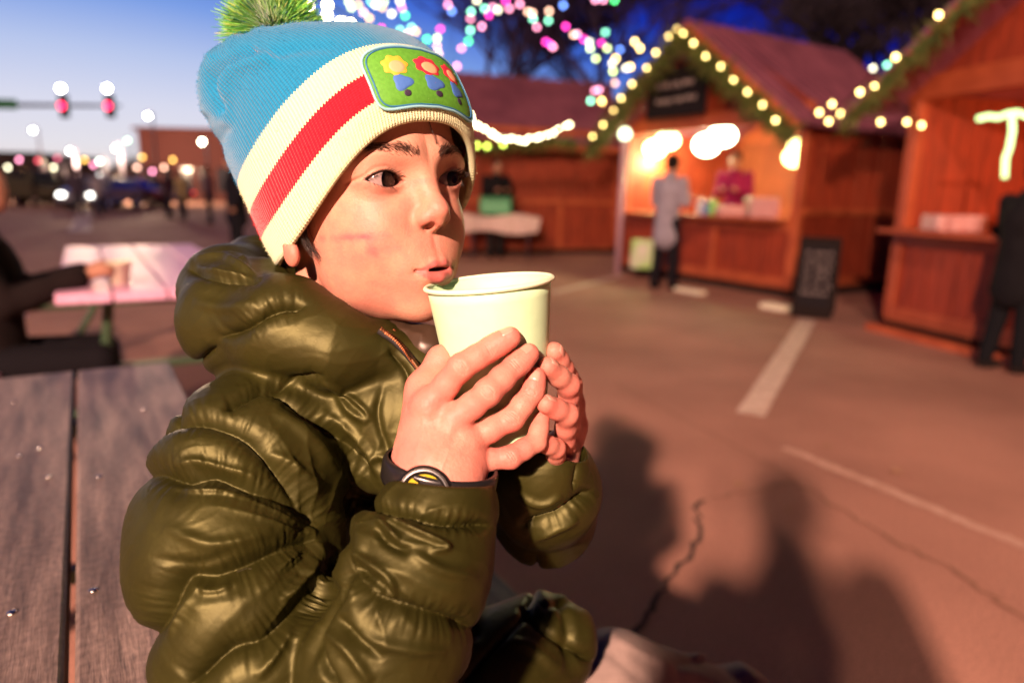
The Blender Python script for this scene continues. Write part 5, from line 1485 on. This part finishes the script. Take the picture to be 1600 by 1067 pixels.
for jt, nx_, n_, hw_ in (((720, 574), (765, 546), 5, 13), ((762, 613), (806, 572), 5, 13), ((800, 653), (832, 613), 5, 12), ((766, 545), (797, 527), 3, 10), ((806, 571), (826, 553), 3, 10), ((830, 613), (838, 590), 3, 8), ((800, 714), (838, 690), 3, 9)):
    add_creases((jt, nx_), n_, hw_, 3.7, 1.25, .48)
def near_fine(P):
    d = near_hand(P)
    for l, w, a in CREASES: d = d + a / 1000 * np.exp(-(uvd(P, l) / w) ** 2)
    # tendons on the back of the hand
    for l in ([(652, 700), (664, 676), (660, 655)], [(690, 735), (700, 705), (716, 690)]):
        d = d - .30 / 1000 * np.exp(-(uvd(P, l) / 3.0) ** 2)
    for l in ([(650, 712), (668, 650)], [(672, 716), (706, 668)], [(690, 722), (722, 698)]):
        d = d - .45 / 1000 * np.exp(-(uvd(P, l) / 7) ** 2)
    for l in ([(690, 640), (684, 668), (672, 695)], [(716, 680), (706, 696)]):
        d = d + .6 / 1000 * np.exp(-(uvd(P, l) / 7) ** 2)
    d = d + fbm(P * 900, 2, 3) * .00006 + fbm(P * 160, 2, 6) * .00025
    return d
Vn, Fn = surface(near_hand, (-.085, -.125, .395), (.035, .010, .510), .0010); Vn, Fn = clean_mesh(Vn, Fn)
Vn, Fn = subdiv(Vn, Fn); Vn = project(near_hand, Vn, .001, 1)
gn_ = grad(near_hand, Vn); gn_ /= np.linalg.norm(gn_, axis=1)[:, None] + 1e-9
Vn = Vn - gn_ * near_fine(Vn.astype(np.float32))[:, None]
# far hand (the boy's left), fingertips come round the cup's right side
FF = {
 'index': ([px(902, 660, .540), px(893, 600, .520), px(880, 575, .494), px(866, 549, .476)], [8.2, 8.0, 7.4, 7.0]),
 'middle': ([px(893, 672, .532), px(888, 636, .506), px(888, 601, .482), px(856, 573, .4600)], [8.3, 8.0, 8.0, 7.0]),
 'ring': ([px(885, 708, .528), px(882, 686, .502), px(886, 647, .474), px(853, 631, .4560)], [8.2, 7.9, 7.8, 6.7]),
 'pinky': ([px(872, 728, .520), px(868, 716, .498), px(868, 700, .480), px(845, 690, .4640)], [7.4, 7.0, 6.8, 6.0]),
}
def far_hand(P):
    e = fingers_field(P, FF)
    d = chain(P, [px(860, 745, .520), px(895, 670, .545)], [.017, .012], .01)
    d = smin(d, chain(P, [px(845, 735, .515), px(862, 706, .525)], [.018, .012], .01), .014)
    d = smin(d, cap(P, px(850, 745, .520), px(850, 800, .545), .020, .023), .016)
    th = chain(P, [px(830, 730, .520), px(800, 680, .535), px(775, 640, .530)], [.012, .010, .008], .006)
    d = smin(d, th, .01)
    for n in ('index', 'middle', 'ring', 'pinky'):
        w = np.clip(1 - np.linalg.norm(P - np.array(FF[n][0][0], np.float32), axis=1) / .020, 0, 1)
        kk = .0008 + .0075 * w; h = np.maximum(kk - np.abs(d - e[n]), 0) / kk
        d = np.minimum(d, e[n]) - h * h * kk * .25
    return d
Vf, Ff = surface(far_hand, (-.02, -.135, .435), (.075, .005, .585), .0011); Vf, Ff = clean_mesh(Vf, Ff)
def hand_tint(V, FS):
    P = V.astype(np.float32); n = len(P); c = np.tile(np.array([.60, .26, .195]), (n, 1))
    nz = fbm(P * 110, 3, 8); n2 = np.clip(.5 + 1.3 * fbm(P * 45, 2, 18), 0, 1)[:, None] * .45; c = c * (1 - n2) + np.array([.60, .15, .13]) * n2
    for name, (pts, rad) in FS.items():
        for i, a in ((0, .35), (1, .4), (2, .4), (3, .55)):
            w = np.exp(-(np.linalg.norm(P - np.array(pts[i], np.float32), axis=1) / .0085) ** 2) * a
            c = c * (1 - w[:, None]) + np.array([.60, .13, .10]) * w[:, None]
    return c * (1 + .07 * nz[:, None])
tn = hand_tint(Vn, NF); tf = hand_tint(Vf, FF)
# finger nails: small curved plates
nail_mat = mat("nail", (.56, .27, .21), rough=.3, coat=.15)
def nail(fn, pts, rad, out, w=.0042, l=.0050, name='fingernail', back=.001):
    tip = np.array(pts[-1]); prev = np.array(pts[-2]); ax = tip - prev; ax /= np.linalg.norm(ax)
    o = np.array(out, float); o -= ax * (o @ ax); o /= np.linalg.norm(o); sd = np.cross(ax, o)
    V = []; F = []; nu, nv = 9, 9
    r = rad[-1] / 1000
    for i in range(nv + 1):
        t = i / nv
        ww = w * (1 - .5 * (2 * t - 1) ** 4 * (1 if t > .5 else .6))
        for k in range(nu + 1):
            s_ = (k / nu) * 2 - 1
            tt = (t - .5) * 2 * l * (1 - .12 * s_ * s_ * (1 if t > .5 else -1.0)) + back
            a = s_ * ww / r
            p = tip + ax * tt + (o * math.cos(a) + sd * math.sin(a)) * r * 1.0
            V.append(p)
    V = np.array(V, float)
    P2 = project(fn, V, .004, 5); g = grad(fn, P2); g /= np.linalg.norm(g, axis=1)[:, None]
    ed = np.array([max(abs(k / nu * 2 - 1), abs(i / nv * 2 - 1)) for i in range(nv + 1) for k in range(nu + 1)])
    P2 = P2 + g * (np.where(ed > .99, -.0003, .00022))[:, None]
    for i in range(nv):
        for k in range(nu): a = i * (nu + 1) + k; F.append((a, a + 1, a + nu + 2, a + nu + 1))
    return link_mesh(name, cam2world(P2), F, nail_mat, boy)
nail(near_hand, *NF['index'], (-.35, .75, -.7)); nail(near_hand, *NF['middle'], (-.05, .75, -.75)); nail(near_hand, *NF['ring'], (-.2, .15, -1), .004, .0044)
nail(far_hand, *FF['index'], (.9, .2, -.45), .0045, .005); nail(far_hand, *FF['middle'], (.35, .75, -.6), .0045, .005)
nail(far_hand, *FF['ring'], (.1, .8, -.6), .0042, .0048)
# ================================================================ the olive puffer jacket
nylon = mat("olive_nylon", (.046, .045, .008), rough=.50, metal=.55, spec=.35, var=(.035, .034, .006), vscale=30, bump=.00025, bscale=160, sheen=.0)
def Q(u, v, d, r): return px(u, v, d), r
TORSO = [((545, 640, .62), (.078, .075, .070)), ((565, 780, .63), (.090, .105, .085)), ((585, 960, .66), (.095, .12, .09)), ((600, 1150, .70), (.105, .13, .11))]
UPPER = [(440, 670, .530), (378, 745, .492), (376, 870, .465), (405, 1000, .450), (450, 1180, .445)]
UPPER_R = [.056, .064, .0645, .058, .056]
FORE = [(560, 1190, .428), (602, 1010, .420), (646, 885, .418), (690, 797, .428)]
FORE_R = [.050, .0485, .0445, .0365]
FAR = [(740, 690, .72), (852, 805, .61), (852, 765, .545), (848, 728, .522)]
FAR_R = [.056, .041, .041, .034]
def P3(l): return [px(*a) for a in l]
SEAMS = []
def seam(pts, w, a, pk=1.0, side=None): SEAMS.append((smooth_line(pts, 3), w * 1.25, a * 1.35, pk * .8))
#        image path of each stitched seam           width px, depth mm, pucker
seam([(344, 527), (377, 511), (410, 491), (442, 478), (475, 475)], 13, 5.5, 1.2)
seam([(291, 419), (337, 432), (377, 434), (406, 434)], 10, 3.0, .8)
seam([(334, 544), (305, 573), (278, 613), (256, 652)], 9, 3.5, .5)
seam([(165, 735), (205, 692), (235, 665), (259, 652), (301, 649), (344, 659), (390, 682), (429, 718), (477, 767), (514, 820)], 17, 8.5, .8)
seam([(351, 632), (383, 616), (423, 603), (475, 636), (521, 675), (575, 740)], 10, 4.0, .8)
seam([(423, 603), (460, 596), (500, 590)], 9, 3.0, 1.0)
seam([(165, 760), (205, 742), (229, 737), (278, 747), (326, 737), (390, 757), (453, 772), (512, 805)], 19, 11.0, 1.3)
seam([(190, 1025), (236, 975), (278, 908), (326, 903), (385, 884), (453, 854), (512, 838)], 20, 11.5, 1.2)
seam([(292, 1075), (355, 1020), (414, 1001), (472, 952), (506, 900)], 19, 9.5, 1.0)
seam([(550, 778), (594, 789), (643, 801), (697, 815), (770, 822)], 9, 5.0, 1.4)
seam([(532, 880), (570, 932), (619, 952), (682, 971), (745, 985)], 15, 7.5, 1.2)
seam([(819, 820), (872, 806), (925, 768)], 9, 5.0, 1.0)
seam([(880, 668), (903, 713), (899, 767)], 5, 2.0, .3)
seam([(610, 544), (640, 600), (655, 700)], 7, 2.0, .3)
seam([(716, 1080), (770, 1012), (828, 950)], 6, 2.5, .3)
seam([(815, 948), (863, 991), (925, 1034)], 8, 5, .3)
seam([(838, 872), (835, 910), (820, 950)], 6, 3, .3)
FOLDS = []   # ridges (+) and valleys (-) without stitching: path, width px, height mm
def fold(pts, w, a): FOLDS.append((smooth_line(pts, 4), w * 1.0, a * 1.6))
fold([(521, 815), (533, 859), (518, 932), (494, 981), (470, 1075)], 11, -4.5)
fold([(545, 800), (560, 835), (548, 900)], 11, 1.5)
fold([(850, 905), (885, 960), (893, 1060)], 10, -4); fold([(872, 885), (915, 945), (930, 1040)], 9, 2.0); fold([(790, 1000), (830, 1010), (880, 1050)], 9, 2.5); fold([(845, 950), (890, 935), (935, 960)], 7, -2.5)
fold([(640, 860), (690, 890), (750, 900)], 9, 2.0); fold([(560, 990), (620, 1010), (700, 1020)], 9, 2.0); fold([(255, 820), (330, 850), (430, 830)], 10, 1.8); fold([(230, 870), (300, 880), (370, 860)], 8, -1.5); fold([(300, 470), (350, 480), (400, 470)], 9, 1.8)
fold([(500, 640), (560, 690), (600, 760)], 7, 2.0); fold([(600, 600), (590, 650), (610, 720)], 6, -1.8)
fold([(585, 806), (610, 830), (625, 846)], 5, 3.0); fold([(600, 803), (650, 828), (692, 848), (697, 856), (670, 862)], 5, 3.2); fold([(590, 822), (600, 842), (640, 862)], 7, -3.0)
fold([(533, 868), (560, 900), (600, 930), (618, 945)], 5, 3.2); fold([(545, 862), (575, 878), (610, 905), (616, 940)], 5, 2.6); fold([(552, 885), (585, 910)], 6, -2.6)
fold([(512, 845), (470, 880), (420, 905)], 8, -2.5); fold([(508, 870), (480, 905), (440, 940)], 6, 2.6)
fold([(505, 985), (540, 1010), (580, 1067)], 8, 3.0); fold([(495, 1000), (505, 1040), (530, 1075)], 7, -3.5); fold([(520, 960), (560, 1000), (600, 1030)], 7, -3.0)
fold([(470, 960), (440, 1010), (400, 1060)], 8, 2.5)
fold([(398, 700), (440, 712), (485, 745), (520, 800)], 9, 3.0)
fold([(425, 640), (470, 668), (510, 712), (540, 760)], 9, 3.0); fold([(440, 628), (500, 660), (548, 700)], 6, -2.2)
fold([(525, 610), (545, 640), (575, 660)], 6, 2.6); fold([(500, 600), (540, 615), (572, 642), (578, 660)], 4, 2.2)
fold([(240, 752), (300, 760), (350, 762), (400, 776)], 6, 2.4); fold([(260, 728), (300, 718), (350, 728), (410, 742)], 7, 2.2)
fold([(285, 915), (330, 922), (370, 905)], 7, 2.4); fold([(250, 1000), (270, 960), (295, 925)], 8, 2.0)
fold([(300, 402), (350, 402), (395, 425), (405, 433)], 3.5, 3.2); fold([(345, 396), (380, 404), (390, 418)], 3.5, 2.4); fold([(305, 415), (350, 424), (405, 433)], 3, 2.6)
fold([(640, 742), (600, 715), (575, 720)], 6, 2.0); fold([(830, 845), (862, 830), (905, 812)], 6, 3.0); fold([(808, 775), (845, 790), (880, 775)], 6, 2.2)
def puff_field(P):
    """stitched baffles: the surface swells between the seams, puckers beside them"""
    uv = to_px(P); out = np.zeros(len(P), np.float32)
    for line, w, a, pk in SEAMS:
        lo_, hi_ = line.min(0) - 6 * w, line.max(0) + 6 * w
        m = (uv[:, 0] > lo_[0]) & (uv[:, 0] < hi_[0]) & (uv[:, 1] > lo_[1]) & (uv[:, 1] < hi_[1])
        if not m.any(): continue
        d, arc, tot = polydist(uv[m], line)
        end = np.clip(np.minimum(arc, tot - arc) / 18 + .35, 0, 1)
        q = -a * 1.25 * np.exp(-(np.abs(d) / (w * .72)) ** 1.0) * end
        s_ = arc / 7.0
        pz = np.sin(s_ * 2.1 + 1.7 * np.sin(s_ * .53) + d * .05) + .6 * np.sin(s_ * 3.7 + 1.3 * np.sin(s_ * .9))
        q += pk * .40 * pz * np.exp(-((d - w * .45) / (w * 1.15)) ** 2) * end
        q -= min(1, a / 6) * 3.2 * np.exp(-(np.abs(d) / 4.0)) * end
        q -= .5 * np.exp(-(d / 1.6) ** 2) * (.6 + .4 * np.sin(arc * 1.6)) * min(1, pk)
        out[m] += q
    for line, w, a in FOLDS:
        lo_, hi_ = line.min(0) - 3 * w, line.max(0) + 3 * w
        m = (uv[:, 0] > lo_[0]) & (uv[:, 0] < hi_[0]) & (uv[:, 1] > lo_[1]) & (uv[:, 1] < hi_[1])
        if not m.any(): continue
        d, arc, tot = polydist(uv[m], line)
        end = np.clip(np.minimum(arc, tot - arc) / (tot * .3), 0, 1) ** .7
        out[m] += a * np.exp(-(d / w) ** 2) * end
    return np.where(out < 0, -17.0 * np.tanh(-out / 17.0), 6 * np.tanh(out / 6))
def wrinkles(P):
    """soft creasing of the nylon, drawn out towards the crook of the elbow"""
    uv = to_px(P); dx, dy = uv[:, 0] - 522, uv[:, 1] - 838
    r = np.hypot(dx, dy); ph = np.arctan2(dy, dx)
    wn = noise3(np.stack([np.cos(ph) * 5.5, np.sin(ph) * 5.5, r / 140], 1), 4); rid = (1 - np.abs(wn)) ** 3 - .35
    w1 = np.exp(-((r - 70) / 130) ** 2) * (uv[:, 1] > 560) * np.clip((r - 14) / 60, 0, 1)
    wp = fbm(P * 16, 2, 2)[:, None] * np.array([.03, .03, .03])
    n2 = fbm((P + wp) * np.array([22, 60, 30]), 3, 21); rid2 = (1 - np.abs(n2)) ** 4
    n3 = fbm((P + wp) @ np.array([[.8, .6, 0], [-.6, .8, 0], [0, 0, 1]]) * np.array([90, 26, 40]), 3, 31); rid3 = (1 - np.abs(n3)) ** 5
    return 2.2 * rid * w1 + .45 * rid2 + .25 * rid3
def sleeves_base(P):
    d = chain(P, P3(UPPER), UPPER_R, .03)
    f = chain(P, P3(FORE), FORE_R, .02)
    d = smin(d, f, .003)
    return d
def jacket_base(P):
    t = None
    for c, r in TORSO:
        e = ell(P, px(*c), r); t = e if t is None else smin(t, e, .04)
    t = smin(t, chain(P, P3([(430, 655, .55), (560, 640, .62), (730, 690, .70)]), [.055, .060, .055], .03), .03)
    d = smin(t, sleeves_base(P), .012)
    d = smin(d, chain(P, P3(FAR), FAR_R, .02), .010)
    d = smin(d, chain(P, P3([(500, 625, .545), (600, 640, .530), (640, 740, .52)]), [.034, .040, .036], .02), .02)
    # hem and lap
    d = smin(d, chain(P, P3([(700, 1110, .62), (850, 1005, .68)]), [.075, .052], .02), .02)
    # hood: a thick soft ring folded down behind the neck
    hd = chain(P, P3([(376, 500, .550), (356, 456, .590), (420, 432, .665), (530, 440, .70)]), [.044, .036, .040, .040], .02)
    hd = smin(hd, chain(P, P3([(376, 500, .550), (450, 515, .510), (525, 545, .500), (595, 556, .505)]), [.044, .037, .028, .020], .02), .018)
    hd = smin(hd, chain(P, P3([(420, 440, .56), (500, 492, .535), (575, 520, .53)]), [.018, .016, .012], .01), .014)
    d = smin(d, hd, .006)
    # collar stand and zip edge
    d = smin(d, chain(P, P3([(600, 545, .520), (650, 575, .515), (665, 640, .510), (672, 760, .50)]), [.022, .022, .024, .03], .01), .010)
    # openings for the neck and the hands
    nk = chain(P, [h2c((0, -70, -30))[0], px(560, 545, .575)], [.050, .048], .01)
    d = smax(d, -nk, .006)
    d = smax(d, -cap(P, px(700, 700, .430), px(676, 796, .4390), .033, .0285), .005)
    d = smax(d, -cap(P, px(862, 680, .520), px(852, 742, .525), .030, .024), .004)
    return d
Vj, Fj = surface(jacket_base, (-.30, -.56, .34), (.16, .075, .90), .0024, newton=2)
Vj, Fj = clean_mesh(Vj, Fj)
Vj, Fj = subdiv(Vj, Fj)
Vj = project(jacket_base, Vj, .002, 1)
gj = grad(jacket_base, Vj, 1.2e-3); gj /= np.linalg.norm(gj, axis=1)[:, None] + 1e-9
Pj = Vj.astype(np.float32)
hole = np.minimum(cap(Pj, px(700, 700, .430), px(676, 796, .4390), .033, .0285), np.minimum(cap(Pj, px(862, 680, .520), px(852, 742, .525), .030, .024), chain(Pj, [h2c((0, -70, -30))[0], px(560, 545, .575)], [.050, .048], .01)))
Vj = Vj + gj * ((puff_field(Pj) + wrinkles(Pj) - .6) * np.clip(hole / .006, 0, 1))[:, None] / 1000.0
jk = None
def on_puff(uv, d0):
    P = np.array([px(u, v, d0) for u, v in uv]); P = project(jacket_base, P, .006, 14).astype(np.float32)
    g = grad(jacket_base, P, 1.2e-3); g /= np.linalg.norm(g, axis=1)[:, None]
    return P + g * ((puff_field(P) + wrinkles(P) - .6) / 1000.0)[:, None], g
jk = link_mesh('jacket', cam2world(Vj), flip(Fj), nylon, boy)

# the sewing thread in the seams: short stitches lying in each groove
thread = mat("olive_thread", (.030, .026, .008), rough=.8)
mb = MB(); d_start = [.50, .52, .50, .44, .46, .48, .42, .42, .42, .40, .40]
for k, (line, w, a, pk) in enumerate(SEAMS[:11]):
    L_ = np.hypot(*np.diff(line, axis=0).T); cum = np.concatenate([[0], np.cumsum(L_)]); n = int(cum[-1] / 4.6)
    tt = np.arange(n) * 4.6; A = np.stack([np.interp(tt, cum, line[:, i]) for i in (0, 1)], 1); B = np.stack([np.interp(tt + 2.9, cum, line[:, i]) for i in (0, 1)], 1)
    Pa, ga = on_puff(A, d_start[k] - .06); Pb, gb = on_puff(B, d_start[k] - .06)
    ok = (np.linalg.norm(Pa - Pb, axis=1) < .004) & (np.hypot(*(to_px(Pa) - A).T) < 14)
    for p, q, g1, o_ in zip(Pa, Pb, ga, ok):
        if not o_: continue
        m_ = (p + q) / 2 + g1 * .0004
        mb.tube([Vector(x) for x in cam2world(np.array([p - g1 * .0002, m_, q - g1 * .0002]))], .00028, 4, False)
mb.build('seam_thread', thread, jk, smooth=True)
# ---------------------------------------------------------------- trousers, zip, watch
denim = mat("grey_trousers", (.27, .20, .175), rough=.85, var=(.21, .155, .135), vscale=60, bump=.0006, bscale=500)
def legs(P):
    d = chain(P, P3([(760, 1230, .72), (960, 1085, .78), (1150, 1122, .86)]), [.075, .066, .058], .02)
    d = smin(d, chain(P, P3([(1150, 1122, .86), (1230, 1400, .98)]), [.056, .05], .02), .02)
    d = smin(d, chain(P, P3([(680, 1300, .66), (860, 1330, .70), (1050, 1390, .76)]), [.07, .065, .058], .02), .01)
    d = smin(d, chain(P, P3([(1050, 1390, .76), (1120, 1700, .86)]), [.056, .048], .02), .02)
    uv = to_px(P)
    for l, w, a in (([(950, 990), (1040, 1035), (1150, 1080)], 8, 3.0), ([(1090, 1022), (1140, 1022), (1185, 1062)], 8, 4.5), ([(1060, 1040), (1110, 1035), (1170, 1075)], 8, -3.5), ([(940, 1010), (1000, 1060)], 9, -3)):
        q, _, _ = polydist(uv, smooth_line(l, 4)); d = d - a / 1000 * np.exp(-(q / w) ** 2)
    return d + .0012 * fbm(P * 40, 2, 3)
Vt, Ft = surface(legs, (-.15, -1.0, .58), (.42, -.28, 1.1), .005); Vt, Ft = clean_mesh(Vt, Ft)
link_mesh('trousers', cam2world(Vt), flip(Ft), denim, boy)
brass = mat("brass_zip", (.75, .42, .22), rough=.25, metal=1.0)
dark_fab = mat("dark_lining", (.012, .010, .010), rough=.7, bump=.0004, bscale=300)
def on_jacket(u, v, d, lift):
    P = project(jacket_base, np.array([px(u, v, d)]), .004, 8); g = grad(jacket_base, P); g /= np.linalg.norm(g)
    return P[0] + g[0] * lift, g[0]
# zip: a tape with teeth along the collar's edge, and a pull
zl = smooth_line([(588, 520), (610, 528), (628, 543), (642, 560), (655, 578), (664, 600), (668, 630), (668, 665)], 6)
zp = [on_jacket(u, v, .49, .0015) for u, v in zl]
mb = MB(); mb.tube([Vector(cam2world(p)[0]) for p, g in zp], .0028, 6, False); zip_o = mb.build('zip', dark_fab, jk, smooth=True)
mb = MB(); L_ = [Vector(cam2world(p + g * .0025)[0]) for p, g in zp]
acc = 0
for a_, b_ in zip(L_[:-1], L_[1:]):
    n_ = max(1, int((b_ - a_).length / .0021))
    for k in range(n_):
        c = a_.lerp(b_, k / n_); mb.beam(c, c + (b_ - a_).normalized() * .0012, .0044, .0016)
mb.build('zip_teeth', brass, zip_o)
c0 = L_[int(len(L_) * .42)]; c1 = L_[int(len(L_) * .62)]
MB().beam(c0 + Vector((0.002, -.004, 0)), c1 + Vector((.004, -.006, -.002)), .0045, .0018, bev=.0006).build('zip_pull', brass, zip_o)
# second collar inside, dark, with its snaps
def liner(P):
    d = chain(P, P3([(500, 505, .56), (560, 520, .530), (620, 538, .522), (668, 545, .515), (715, 560, .53), (690, 540, .60), (600, 520, .64)]), [.014, .016, .016, .017, .016, .016, .016], .006)
    n2 = fbm(P * np.array([60, 60, 60]), 2, 77)
    return d - .0022 * (1 - np.abs(n2)) ** 3 + .001
Vl, Fl = surface(liner, (-.25, -.06, .47), (.02, .06, .68), .0022); Vl, Fl = clean_mesh(Vl, Fl)
lining = mat("dark_brown_lining", (.05, .030, .018), rough=.4, metal=.2)
link_mesh('collar_lining', cam2world(Vl), flip(Fl), lining, jk)
mb = MB(); mb.ball(wpx(615, 519, .503), .0026, 10, 8); mb.build('snap', brass, jk, smooth=True)
# watch on the near wrist
rubber = mat("black_rubber", (.012, .011, .011), rough=.28, spec=.6)
yellow = mat("yellow_dial", (.42, .34, .012), rough=.6, spec=.1)
CW = np.array(px(687, 741, .4390)); awr = px(690, 660, .444) - px(682, 840, .430); awr = awr + np.array([0.012, 0, -.030]); awr /= np.linalg.norm(awr)
exw = np.array([1.0, 0, 0]) - awr * awr[0]; exw /= np.linalg.norm(exw); ezw = np.cross(exw, awr); ezw = ezw if ezw[2] < 0 else -ezw
wt = empty('wristwatch', wpx(687, 748, .439)); wt.parent = boy; wt.location = parent_world(boy).inverted() @ wpx(687, 748, .439)
V = []; F = []; NS = 72; secs = [(-.008, .0), (-.0085, .0018), (-.006, .0030), (.006, .0030), (.0085, .0018), (.008, .0)]
for i in range(NS):
    a = 2 * math.pi * i / NS
    for (hh, th) in secs:
        V.append(CW + exw * math.cos(a) * (.0345 + th) + ezw * math.sin(a) * (.0245 + th) + awr * hh)
for i in range(NS):
    for k in range(5):
        a = i * 6 + k; b_ = ((i + 1) % NS) * 6 + k; F.append((a, a + 1, b_ + 1, b_))
link_mesh('strap', cam2world(np.array(V)), F, rubber, wt)
dc = CW + exw * (-.0062) + ezw * .0275 + awr * (-.0025)
dialc = Vector(cam2world(dc)[0]); dnc = ezw + awr * .38 - exw * .10; dnc /= np.linalg.norm(dnc)
dn = Vector(np.array([dnc[0], dnc[1], -dnc[2]]) @ MC[:3, :3].T).normalized(); Md = dn.to_track_quat('Z', 'Y').to_matrix()
MB().lathe([(.0165, -.008), (.0182, -.001), (.0174, .0022), (.0148, .0034), (.0128, .0028), (.0124, .0016)], dialc, Md, 48).build('case', rubber, wt, smooth=True)
MB().lathe([(.0166, .0028), (.0162, .0034), (.0158, .0034)], dialc, Md, 48).build('bezel_ring', mat("gunmetal", (.05, .045, .04), rough=.35, metal=1), wt, smooth=True)
MB().lathe([(.0125, .0016), (.0, .0017)], dialc, Md, 48).build('dial', yellow, wt, smooth=True)
mb = MB(); ux, uy = Md @ Vector((1, 0, 0)), Md @ Vector((0, 1, 0))
for a in range(12):
    d_ = ux * math.cos(a * math.pi / 6) + uy * math.sin(a * math.pi / 6); mb.beam(dialc + dn * .0021 + d_ * .0100, dialc + dn * .0021 + d_ * .0114, .0007, .0003)
mb.build('hour_mark', rubber, wt)
mb = MB(); mb.beam(dialc + dn * .0024, dialc + dn * .0024 + ux * .005 + uy * .006, .0010, .0004); mb.beam(dialc + dn * .0029, dialc + dn * .0029 - ux * .004 + uy * .009, .0008, .0004)
mb.build('hand', rubber, wt)
# the boy's skin: head, neck and both hands with their wrists, one body mesh reaching through the sleeves
def arm_core(P):
    d = chain(P, [px(700, 800, .436), px(602, 1020, .430), px(540, 1170, .440), px(410, 900, .475), px(440, 700, .54), px(540, 690, .60)], [.022, .024, .024, .024, .030, .036], .01)
    d = smin(d, chain(P, [px(850, 790, .545), px(868, 800, .61), px(740, 720, .70), px(600, 700, .66)], [.020, .024, .030, .034], .01), .01)
    d = smin(d, ell(P, px(560, 820, .63), (.075, .12, .06)), .02)
    d = smin(d, ell(P, px(570, 1100, .66), (.075, .12, .06)), .03)
    return smin(d, cap(P, px(545, 560, .60), px(545, 700, .62), .038, .05), .02)
Va, Fa = surface(arm_core, (-.24, -.48, .36), (.12, .02, .78), .006); Va, Fa = clean_mesh(Va, Fa)
parts_ = [(Vh, Fh, headtint), (Vn, Fn, tn), (Vf, Ff, tf), (Va, Fa, np.tile(np.array([.50, .28, .19]), (len(Va), 1)))]
off = 0; VV = []; FF_ = []; TT = []
for v, f, t_ in parts_: VV.append(v); FF_.append(f + off); TT.append(t_); off += len(v)
link_mesh('body', cam2world(np.concatenate(VV)), flip(np.concatenate(FF_)), skin, boy, attrs={'tint': np.concatenate(TT)})
